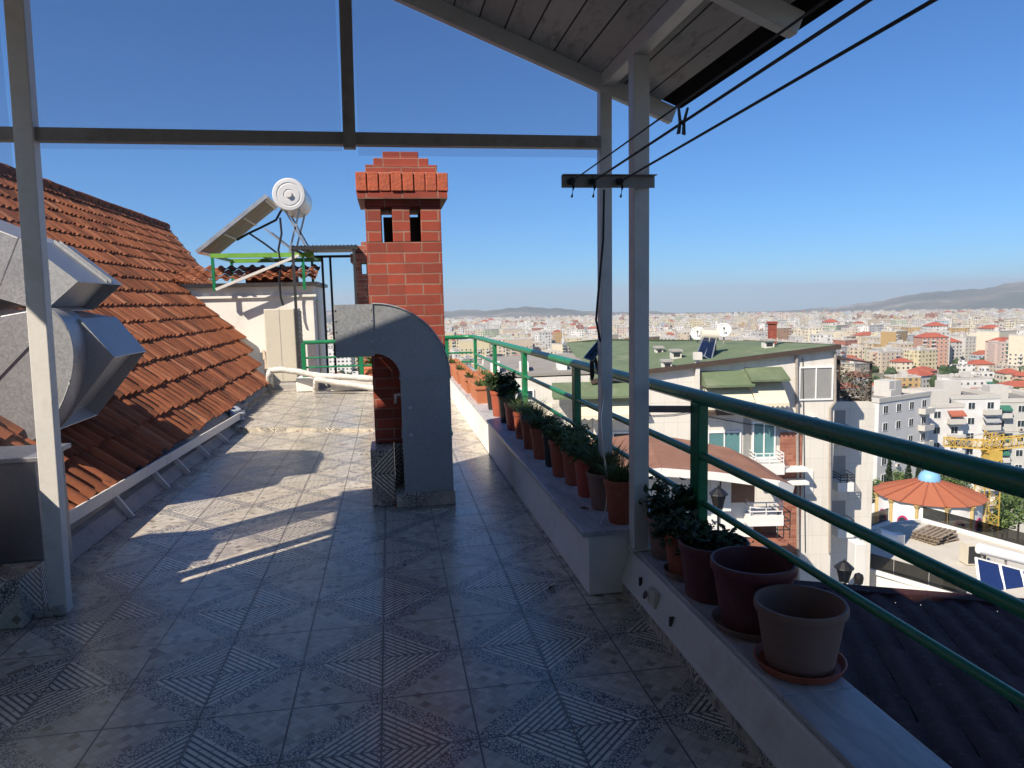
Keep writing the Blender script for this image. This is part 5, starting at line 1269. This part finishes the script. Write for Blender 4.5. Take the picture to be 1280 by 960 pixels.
for i, (u, v, d, h, w, k, lab) in enumerate([
    (1112, 574, 112, 9, 1.1, 'c', 'slim dark cypress nearest the neighbour house wing'), (1136, 579, 112, 8, 1.2, 'c', 'dark cypress just behind the left side of the rotunda roof'),
    (1148, 584, 114, 7, 1.0, 'c', 'shorter cypress close behind the blue dome'), (1124, 588, 118, 6, 2.2, 'b', 'round bushy tree between the cypresses'), (1180, 590, 118, 6, 2.4, 'b', 'bushy tree behind the blue dome'),
    (1196, 588, 125, 7, 2.6, 'b', 'broad tree behind the rotunda roof near the crane'), (1262, 612, 105, 6, 3, 'b', 'green tree right of the crane mast'), (1275, 624, 98, 5, 3, 'b', 'low tree at the right edge beyond the crane'),
    (1103, 596, 100, 7, 1.8, 'b', 'thin bushy tree beside the neighbour drain pipes'), (1255, 640, 92, 4, 2.6, 'b', 'low shrub tree behind the smoked balustrade')]):
    tree(u, v, d, h, w, k, lab, 'trees beyond the neighbour house')

def facade(name, attr=None):
    t = NT(name); o = t.co(); x, y, z = t.sep(o)
    g = t.n('ShaderNodeTexCoord'); nx, ny, nz = t.sep(g.outputs['Normal'])
    side = t.m('GREATER_THAN', t.m('ABSOLUTE', nx), .7); wall = t.m('LESS_THAN', t.m('ABSOLUTE', nz), .5)
    h = t.m('ADD', t.m('MULTIPLY', side, y), t.m('MULTIPLY', t.m('SUBTRACT', 1, side), x))
    kx = t.m('DIVIDE', h, 3.3); kz = t.m('DIVIDE', z, 3.05)
    wn = t.n('ShaderNodeTexWhiteNoise', noise_dimensions='2D'); t.l(t.comb(t.m('FLOOR', kx), t.m('FLOOR', kz), 0), wn.inputs[0])
    wc = t.n('ShaderNodeTexWhiteNoise', noise_dimensions='1D'); t.l(t.m('FLOOR', kx), wc.inputs['W'])
    fx, fz = t.m('FRACT', kx), t.m('FRACT', kz)
    half = t.m('MULTIPLY_ADD', wc.outputs[0], .2, .14)
    inx = t.m('LESS_THAN', t.m('ABSOLUTE', t.m('SUBTRACT', fx, .5)), half)
    inz = t.m('MULTIPLY', t.m('GREATER_THAN', fz, .3), t.m('LESS_THAN', fz, .78))
    w = t.m('MULTIPLY', t.m('MULTIPLY', inx, inz), wall)
    w = t.m('MULTIPLY', w, t.m('GREATER_THAN', wn.outputs[0], .12))
    if attr:
        at = t.n('ShaderNodeAttribute', attribute_name=attr); base = at.outputs['Color']
    else: base = t.n('ShaderNodeObjectInfo').outputs['Color']
    n = t.noise(o, .35, 5, .6)
    c = t.mix(t.m('MULTIPLY', n, .45), base, t.mix(1.0, base, (.62, .6, .56, 1), 'MULTIPLY'))
    # balcony bands in some bays
    bal = t.m('MULTIPLY', t.m('MULTIPLY', t.m('GREATER_THAN', wc.outputs[0], .6), t.m('LESS_THAN', fz, .22)), wall)
    c = t.mix(t.m('MULTIPLY', bal, .6), c, (.66, .64, .6, 1))
    c = t.mix(w, c, t.mix(wn.outputs[0], (.03, .035, .04, 1), (.16, .16, .15, 1)))
    return t.pbr(c, t.m('MULTIPLY_ADD', w, -.5, .85))
m_fac = facade('city_facade'); m_facs = facade('far_city_facade', 'tone')
def objcol(name):
    t = NT(name); o = t.co(); b = t.n('ShaderNodeObjectInfo').outputs['Color']; n = t.noise(o, .5, 5, .65)
    return t.pbr(t.mix(t.m('MULTIPLY', n, .6), b, t.mix(1.0, b, (.5, .46, .42, 1), 'MULTIPLY')), .88)
m_objc = objcol('painted_render')
m_flatroof = M('grey_flat_roof', (.22, .21, .19), .9, var=.2, scale=.2, bump=0, dirt=(.18, .17, .16), dscale=.2)
m_lip = M('pale_parapet', (.50, .48, .44), .85, var=.1, scale=.3, bump=0)
PAL = [('white', (.70, .69, .66), 7), ('cream', (.66, .60, .47), 7), ('pale grey', (.54, .53, .51), 3), ('beige', (.58, .50, .39), 4), ('pink', (.60, .48, .43), 1.6), ('salmon', (.54, .32, .24), .8), ('brick red', (.34, .14, .095), .6), ('yellow', (.62, .55, .36), 1.2), ('ochre', (.48, .33, .15), 1), ('brown', (.28, .18, .12), 1), ('pale green', (.42, .47, .36), .6), ('pale blue', (.42, .50, .56), .8)]
def pick(rng):
    s = sum(p[2] for p in PAL); x = rng.random() * s
    for nme, c, w in PAL:
        x -= w
        if x <= 0: break
    j = rng.uniform(.88, 1.1); return nme, tuple(min(.8, v * j) for v in c)
def project(p):
    q = Vector(p) - EYE; x, y, z = _x, _y, _z
    cu = q.x * _x[0] + q.y * _y[0] + q.z * _z[0]; cv = q.x * _x[1] + q.y * _y[1] + q.z * _z[1]; cw = q.x * _x[2] + q.y * _y[2] + q.z * _z[2]
    return CX + F * cu / cw, CY + F * cv / cw
def block_mesh(w, dp, h, kind, rng):
    """local mesh: base centre at the origin; 0 facade, 1 roof, 2 lip"""
    b = MB(); b.box(-w / 2, w / 2, -dp / 2, dp / 2, -8, h)
    if rng.random() < .5 and kind == 'flat' and h > 10:
        k = rng.uniform(.25, .45); b.box(-w / 2 - 1.2, -w / 2 - .003, -dp * k / 2, dp * k / 2, 3, h - 1)
    r = MB()
    if kind == 'hip':
        e = .5; m = min(w, dp) * .42; hh = min(w, dp) * .24
        lo = [(-w / 2 - e, -dp / 2 - e, h), (w / 2 + e, -dp / 2 - e, h), (w / 2 + e, dp / 2 + e, h), (-w / 2 - e, dp / 2 + e, h)]
        rx, ry = max(0, w / 2 - m), max(0, dp / 2 - m); hi = [(-rx, -ry, h + hh), (rx, -ry, h + hh), (rx, ry, h + hh), (-rx, ry, h + hh)]
        for i in range(4): r.quad([lo[i], lo[(i + 1) % 4], hi[(i + 1) % 4], hi[i]])
        if rx > .1 and ry > .1: r.quad(hi)
        elif rx > .1 or ry > .1: pass
        r.quad([(x, y, z - .01) for x, y, z in lo])
    else:
        for q in ((-w / 2 - .1, w / 2 + .1, -dp / 2 - .1, -dp / 2 + .3), (-w / 2 - .1, w / 2 + .1, dp / 2 - .3, dp / 2 + .1), (-w / 2 - .1, -w / 2 + .3, -dp / 2 + .302, dp / 2 - .302), (w / 2 - .3, w / 2 + .1, -dp / 2 + .302, dp / 2 - .302)):
            r.box(q[0], q[1], q[2], q[3], h + .003, h + .8)
        r.box(-w / 2 + .31, w / 2 - .31, -dp / 2 + .31, dp / 2 - .31, h + .003, h + .1, 1)
        sx, sy = rng.uniform(-w * .2, w * .2), rng.uniform(-dp * .2, dp * .2); r.box(sx - 1.8, sx + 1.8, sy - 1.5, sy + 1.5, h + .11, h + 2.9)
        for k in range(rng.randint(1, 4)):
            px_, py_ = rng.uniform(-w * .4, w * .4), rng.uniform(-dp * .4, dp * .4); s = rng.uniform(.4, .9); r.box(px_ - s, px_ + s, py_ - s * .6, py_ + s * .6, h + .11, h + 1 + s)
            if rng.random() < .6: r.tube([(px_ + s + .3, py_, h + .1), (px_ + s + .3, py_, h + rng.uniform(2, 4.5))], .05, 4)
    return b, r
cand = []; rng = R(2024)
r = 215.0
while r < 6200:
    dr = 20 + r * .013; a = math.radians(-9)
    while a < math.radians(50):
        rr = r + rng.uniform(-.4, .4) * dr; aa = a + rng.uniform(-.3, .3) * (20 + r * .01) / r
        a += (21 + r * .011) * rng.uniform(.75, 1.35) / r
        if rng.random() < (.16 if r < 1500 else .1): continue
        low = rng.random() < (.9 if rr < 600 else .25 if rr < 850 else .08)
        if low: kind = 'hip' if rng.random() < .72 else 'flat'; h = rng.uniform(5, 9); w = rng.uniform(10, 16); dp = rng.uniform(9, 13)
        else: kind = 'flat' if rng.random() < (.94 if rr < 1500 else .97) else 'hip'; h = rng.choice((12, 15, 15, 18, 18, 21, 24, 27)) * (1 if rr > 600 else .6); w = rng.uniform(14, 30); dp = rng.uniform(12, 18)
        if not low and rng.random() < .35: w *= .6
        nme, col = pick(rng); x, y = rr * math.sin(aa), rr * math.cos(aa); gz = ground_z(rr)
        rot = rng.choice((-.18, -.18, .12, .35, 1.39)) + rng.uniform(-.05, .05)
        cand.append(dict(r=rr, x=x, y=y, z=gz, w=w, dp=dp, h=h, kind=kind, col=col, cn=nme, rot=rot, rroof=pick(rng)[1]))
    r += dr
def occl(u): return 478 if u < 700 else 468 if u < 800 else 440 if u < 1045 else 500
for b in cand:
    u, v = project((b['x'], b['y'], b['z'] + b['h'])); b['u'], b['v'] = u, v; b['vb'] = project((b['x'], b['y'], b['z']))[1]
    b['score'] = b['h'] * b['w'] / b['r'] ** 2 if (553 < u < 1290 and v < occl(u) - 1) else 0
cand.sort(key=lambda b: -b['score'])
near = [b for b in cand[:285] if b['score'] > 0]; rest = cand[len(near):]
LAND = [(600, 'above the green end posts'), (655, 'above the far handrail'), (715, 'left of the solar lamp'), (762, 'above the solar lamp'), (792, 'between both canopy posts'), (850, 'right of the inner canopy post'), (895, 'behind the satellite dishes'), (945, 'left of the red roof chimney'), (985, 'behind the red roof chimney'), (1046, 'beyond the green roof corner'), (1095, 'behind the roof pergola'), (1135, 'over the white apartment row'), (1175, 'beyond the blue dome'), (1220, 'over the tallest white apartments'), (1255, 'above the crane'), (3000, 'by the right photo edge')]
def basic(b):
    sz = ('low' if b['h'] < 10 else 'mid rise' if b['h'] < 17 else 'tall') + (' wide' if b['w'] > 22 else ' narrow' if b['w'] < 13 else '')
    return f"{sz} {b['cn']} " + ('house with hipped red roof' if b['kind'] == 'hip' else 'block')
seen = {}
def label_city(b):
    land = next(n for lim, n in LAND if b['u'] < lim)
    row = 'in front rows' if b['r'] < 360 else 'in middle rows' if b['r'] < 560 else 'in far rows' if b['r'] < 800 else 'toward the hills'
    base = f"{basic(b)} {land} {row}"
    if len(base.split()) > 16: base = f"{basic(b)} {land}"
    if base not in seen: seen[base] = 1; return base
    nb = min((q for q in near if q is not b), key=lambda q: abs(q['u'] - b['u']) + 2 * abs(q['v'] - b['v']))
    side = 'right of' if b['u'] > nb['u'] else 'left of'
    for tail in (f"{side} a {nb['cn']} one", f"{side} a {'low' if nb['h'] < 10 else 'taller'} {nb['cn']} one", f"overlapping a {nb['cn']} one", f"touching a {nb['cn']} roof"):
        for head in (f"{basic(b)} {land} {row}", f"{basic(b)} {land}", f"{basic(b)} {row}"):
            l = f"{head}, {tail}"
            if l not in seen and len(l.split()) <= 16: seen[l] = 1; return l
    return base
WINM = None
def win_mesh():
    b = MB(); b.box(-.7, .7, -.06, 0, 0, .07).box(-.7, .7, -.06, 0, 1.33, 1.4).box(-.7, -.63, -.06, 0, .072, 1.328).box(.63, .7, -.06, 0, .072, 1.328).box(-.03, .03, -.05, 0, .072, 1.328); b.box(-.62, .62, -.03, -.002, .075, 1.325, 1)
    return b
o = win_mesh().build('window', [m_frame, m_glassdark]); WIN = o.data; bpy.data.objects.remove(o)
bm_ = MB().box(-1.5, 1.5, -1.2, -.003, 0, .15).box(-1.5, 1.5, -1.2, -1.12, .152, 1.0).box(-1.5, -1.42, -1.118, -.003, .152, 1.0).box(1.42, 1.5, -1.118, -.003, .152, 1.0)
o = bm_.build('balcony', m_lip); BAL = o.data; bpy.data.objects.remove(o)
AWN = []
for cn, cc in (('green_awning_cloth', (.03, .14, .10)), ('sand_awning_cloth', (.5, .42, .3)), ('rust_awning_cloth', (.34, .10, .06)), ('grey_awning_cloth', (.3, .31, .32))):
    q = MB().quad([(-1.5, -.02, 0), (1.5, -.02, 0), (1.5, -1.3, -.75), (-1.5, -1.3, -.75)]).quad([(-1.5, -1.3, -.75), (1.5, -1.3, -.75), (1.5, -1.31, -1.0), (-1.5, -1.31, -1.0)]).build('awning', M(cn, cc, .8, bump=0)); AWN.append(q.data); bpy.data.objects.remove(q)
q = MB().box(-.42, .42, -.36, -.01, 0, .56).box(-.25, .2, -.365, -.361, .06, .5, 1).build('air_conditioner_unit', [m_lip, m_dark]); ACM = q.data; bpy.data.objects.remove(q)
def put(mesh, name, root, x, y, z, rz):
    o = bpy.data.objects.new(name, mesh); COL.objects.link(o); o.parent = root; o.location = (x, y, z); o.rotation_euler = (0, 0, rz); return o
def dress(root, w, dp, h, rng, rot, maxn=70):
    """windows and balconies on the sides that face the terrace"""
    n = 0; fl = int(h // 3); am = rng.choice(AWN)
    sides = [(0, w, dp)] + ([(-math.pi / 2, dp, w)] if rot > .02 else [(math.pi / 2, dp, w)])
    for rz, ww, dd in sides:
        nb = max(2, int(ww // 3.2)); bal = set(rng.sample(range(nb), max(1, nb // 3)))
        for f in range(fl):
            for k in range(nb):
                if n >= maxn: return
                s = -ww / 2 + ww * (k + .5) / nb; z = f * 3 + 1.0 + (h - fl * 3) * .5
                x, y = (s, -dd / 2) ; c_, s_ = math.cos(rz), math.sin(rz)
                X, Y_ = x * c_ - y * s_, x * s_ + y * c_
                put(WIN, 'window', root, X, Y_, z, rz); n += 1
                if k in bal and f > 0:
                    put(BAL, 'balcony', root, X, Y_, z - 1.0, rz); n += 1
                    if rng.random() < .4: put(am, 'awning', root, X, Y_, z + 1.45, rz); n += 1
                elif rng.random() < .12: put(ACM, 'air_conditioner_unit', root, X, Y_, z - .75, rz); n += 1
for i, b in enumerate(near):
    rg = R(1000 + i); bb, rf = block_mesh(b['w'], b['dp'], b['h'], b['kind'], rg); dressed = i < 60
    t = thing('city_house' if b['h'] < 10 else 'city_block', label_city(b), 'house' if b['h'] < 10 else 'apartment block', (b['x'], b['y'], b['z']), 'houses and blocks of the city')
    t.rotation_euler = (0, 0, b['rot'])
    o = bb.build('wall', m_objc if dressed else m_fac, t, local=True); o.color = (*b['col'], 1)
    o2 = rf.build('roof', m_red if b['kind'] == 'hip' else [m_lip, m_flatroof], t, local=True)
    if dressed: dress(t, b['w'], b['dp'], b['h'], rg, b['rot'])
# the mass of the far town, one object
mb = MB(); cols = []
ROT = -.16; cr, sr_ = math.cos(ROT), math.sin(ROT)
for b in rest:
    x, y = b['x'] * cr + b['y'] * sr_, -b['x'] * sr_ + b['y'] * cr
    w, dp = b['w'] / 2, b['dp'] / 2; k0 = len(mb.f); mb.box(x - w, x + w, y - dp, y + dp, b['z'] - 6, b['z'] + b['h'])
    rc_ = (.30, .09, .055) if b['kind'] == 'hip' else tuple(v * .7 for v in (.45, .43, .4))
    cols += [b['col'], rc_, b['col'], b['col'], b['col'], b['col']]
    if b['kind'] == 'flat': mb.box(x - 2, x + 2, y - 2, y + 2, b['z'] + b['h'] + .01, b['z'] + b['h'] + 3); cols += [b['col']] * 6
    else:
        q0 = len(mb.v); z = b['z'] + b['h'] + .01; mb.quad([(x - w, y - dp, z), (x + w, y - dp, z), (x + w * .4, y, z + w * .45), (x - w * .4, y, z + w * .45)]); mb.quad([(x + w, y - dp, z), (x + w, y + dp, z), (x + w * .4, y, z + w * .45)]); mb.quad([(x + w, y + dp, z), (x - w, y + dp, z), (x - w * .4, y, z + w * .45), (x + w * .4, y, z + w * .45)]); mb.quad([(x - w, y + dp, z), (x - w, y - dp, z), (x - w * .4, y, z + w * .45)]); cols += [rc_] * 4
o = mb.build('far_city', m_facs); o.rotation_euler = (0, 0, ROT); o['kind'] = 'stuff'
a = o.data.color_attributes.new('tone', 'FLOAT_COLOR', 'CORNER'); buf = []
for p in o.data.polygons:
    for _ in p.loop_indices: buf += [*cols[p.index], 1]
a.data.foreach_set('color', buf)
tag(o, 'dense mass of pale blocks fading toward the hills', 'city')
# street trees as one mass
mb = MB(); tn = []; rng = R(55); bmx = bmesh.new(); bmesh.ops.create_icosphere(bmx, subdivisions=2, radius=1); IV = [v.co.copy() for v in bmx.verts]; IFc = [tuple(v.index for v in f.verts) for f in bmx.faces]; bmx.free()
for k in range(1500):
    rr = 190 * (7 ** rng.random()); aa = math.radians(rng.uniform(-6, 46)); s = rng.uniform(2, 4.2); b = len(mb.v); tone = rng.random()
    for v in IV: j = rng.uniform(.65, 1.2); mb.v.append((rr * math.sin(aa) + v.x * s * j, rr * math.cos(aa) + v.y * s * j, ground_z(rr) + s * .9 + v.z * s * j * 1.1))
    for f in IFc: mb.f.append(tuple(b + i for i in f)); mb.m.append(0); tn.append(min(1, max(0, tone * .6 + rng.random() * .4)))
o = mb.build('city_trees', m_leafd); set_tone(o, lambda i: tn[i]); o['kind'] = 'stuff'; tag(o, 'dark green street trees scattered between the city houses', 'trees')

# white apartment rows in the middle distance
def apartments(name, label, u, vtop, d, yaw, w, dp, h, col, seed, roofbits=True):
    W = Wall(u, vtop, d, yaw); q, z = W.at(u, vtop); c = W.P(q, z) - W.n * (dp / 2); c.z = z - h
    t = thing(name, label, 'apartment block', c, 'white apartment blocks beyond the rotunda'); t.rotation_euler = (0, 0, math.atan2(W.a.y, W.a.x)); rg = R(seed)
    bb, rf = block_mesh(w, dp, h, 'flat', rg); o = bb.build('wall', m_objc, t, local=True); o.color = (*col, 1); rf.build('roof', [m_lip, m_flatroof], t, local=True)
    dress(t, w, dp, h, rg, .5 if yaw <= 0 else -.5, 95)
    return t
apartments('apartment_block', 'white block with canted balconies right of the neighbour house wing', 1132, 499, 128, 30, 15, 11, 21, (.70, .70, .69), 1)
apartments('apartment_block', 'narrow white block standing forward with three window columns', 1172, 510, 138, 0, 10, 12, 21, (.74, .74, .73), 2)
apartments('apartment_block', 'bright white block with deep shaded balconies', 1215, 499, 142, 0, 11, 13, 24, (.76, .76, .75), 3)
apartments('apartment_block', 'pale grey block at the right photo edge behind the crane jib', 1265, 503, 146, -6, 15, 14, 24, (.56, .56, .53), 4)
apartments('apartment_block', 'lower cream block behind the neighbour drain pipes', 1098, 512, 140, 10, 6, 11, 20, (.68, .66, .60), 5)

# hills
t_ = NT('hill_scrub'); o_ = t_.co(); n1 = t_.noise(o_, .0012, 8, .65)
m_hill = t_.pbr(t_.ramp(n1, [(.36, (.02, .032, .016)), (.48, (.06, .07, .04)), (.56, (.13, .115, .08)), (.64, (.36, .32, .27)), (.72, (.10, .10, .065))]), .95)
def hills(name, prof, r0, r1, r2, seed):
    rg = R(seed); us = []; pr = sorted(prof)
    def vt(u):
        for (a, va), (b, vb) in zip(pr, pr[1:]):
            if a <= u <= b: k = (u - a) / (b - a); k = k * k * (3 - 2 * k); return va + (vb - va) * k
        return pr[0][1] if u < pr[0][0] else pr[-1][1]
    mb = MB(); N = 240; rows = 17; u0, u1 = pr[0][0], pr[-1][0]
    ph = [rg.uniform(0, 6.28) for _ in range(8)]
    for i in range(N + 1):
        u = u0 + (u1 - u0) * i / N; v = vt(u) + sum(math.sin(u * f + p) * a for f, a, p in ((.05, .9, ph[0]), (.11, .6, ph[1]), (.31, .4, ph[2])))
        dr = ray(u, v); k = r1 / math.hypot(dr.x, dr.y); crest = EYE + dr * k; e = Vector((dr.x, dr.y, 0)).normalized()
        for j in range(rows):
            q = j / (rows - 1)
            if q <= .6: f = q / .6; r_ = r0 + (r1 - r0) * f; g = ground_z(r_) - 8; z = g + (crest.z - g) * f ** 1.5 * (1 + .18 * math.sin(u * .09 + j * 1.3 + ph[3]) * (1 - f))
            else: f = (q - .6) / .4; r_ = r1 + (r2 - r1) * f; z = crest.z + (ground_z(r_) - 8 - crest.z) * f
            z += (mnoise.fractal(Vector((e.x * r_ * .0011, e.y * r_ * .0011, seed)), .9, 2.0, 5) - .1) * 34 * math.sin(math.pi * min(1, q / .62)) ** 1.0 if q < .62 else 0
            mb.v.append((e.x * r_, e.y * r_, z))
    for i in range(N):
        for j in range(rows - 1): a = i * rows + j; mb.f.append((a, a + rows, a + rows + 1, a + 1)); mb.m.append(0)
    struct(mb.build(name, m_hill, smooth=True))
hills('hills', [(250, 390), (420, 388), (556, 389), (600, 387), (640, 384), (660, 382), (690, 386), (760, 389), (850, 391), (1000, 392), (1100, 390)], 6400, 8200, 10500, 3)
hills('mountains', [(960, 391), (1030, 386), (1080, 378), (1130, 369), (1180, 362), (1225, 358), (1285, 350), (1350, 348), (1500, 350), (1700, 358)], 6600, 9800, 13500, 5)

# haze
HAZE = 8.5e-5
t_ = NT('haze_air'); pv = t_.n('ShaderNodeVolumePrincipled'); pv.inputs['Color'].default_value = (.77, .84, .93, 1); pv.inputs['Density'].default_value = HAZE; pv.inputs['Anisotropy'].default_value = .2
t_.l(pv.outputs[0], t_.out.inputs['Volume'])
o = MB().box(-16000, 16000, -15500, 16500, -420, 190).build('haze', t_.mat); o['kind'] = 'stuff'

# ================================================================== LIGHT, CAMERA
EL = math.atan(1 / math.hypot(.82, .68)); trav = Vector((.82, .68, -1)).normalized()
w = bpy.data.worlds.new('World'); sc.world = w; w.use_nodes = True; nt = w.node_tree; nt.nodes.clear()
sky = nt.nodes.new('ShaderNodeTexSky'); sky.sky_type = 'NISHITA'; sky.sun_disc = False; sky.sun_elevation = EL; sky.sun_rotation = math.atan2(-.82, -.68) % (2 * math.pi)
sky.altitude = 100; sky.air_density = 1.0; sky.dust_density = .35; sky.ozone_density = 6.0
tc = nt.nodes.new('ShaderNodeTexCoord'); ad = nt.nodes.new('ShaderNodeVectorMath'); ad.operation = 'ADD'; ad.inputs[1].default_value = (0, 0, .022)
nm = nt.nodes.new('ShaderNodeVectorMath'); nm.operation = 'NORMALIZE'
nt.links.new(tc.outputs['Generated'], ad.inputs[0]); nt.links.new(ad.outputs[0], nm.inputs[0]); nt.links.new(nm.outputs[0], sky.inputs[0])
bg = nt.nodes.new('ShaderNodeBackground'); bg.inputs[1].default_value = .105
tint = nt.nodes.new('ShaderNodeMix'); tint.data_type = 'RGBA'; tint.blend_type = 'MULTIPLY'; tint.inputs[0].default_value = 1; tint.inputs[7].default_value = (.355, .575, .775, 1)
nt.links.new(sky.outputs[0], tint.inputs[6]); nt.links.new(tint.outputs[2], bg.inputs[0])
wo = nt.nodes.new('ShaderNodeOutputWorld'); nt.links.new(bg.outputs[0], wo.inputs[0])
sl_ = bpy.data.lights.new('sun', 'SUN'); sl_.energy = 4.6; sl_.angle = math.radians(.53); sl_.color = (1, .89, .74)
so_ = bpy.data.objects.new('sun', sl_); COL.objects.link(so_); so_.rotation_euler = trav.to_track_quat('-Z', 'Y').to_euler(); so_.location = (0, 0, 30)
cam = bpy.data.cameras.new('camera'); co_ = bpy.data.objects.new('camera', cam); COL.objects.link(co_); sc.camera = co_
cam.sensor_fit = 'HORIZONTAL'; cam.sensor_width = 36; cam.lens = 36 * F / 1280; cam.clip_start = .05; cam.clip_end = 40000
mt = Matrix(((_x[0], -_x[1], -_x[2]), (_y[0], -_y[1], -_y[2]), (_z[0], -_z[1], -_z[2])))
co_.matrix_world = Matrix.Translation(EYE) @ mt.to_4x4()
sc.view_settings.view_transform = 'Standard'; sc.view_settings.look = 'None'; sc.view_settings.exposure = .69; sc.view_settings.gamma = 1
sc.render.engine = 'CYCLES'
try:
    sc.cycles.max_bounces = 10; sc.cycles.diffuse_bounces = 7; sc.cycles.transparent_max_bounces = 12; sc.cycles.volume_bounces = 1
except Exception: pass
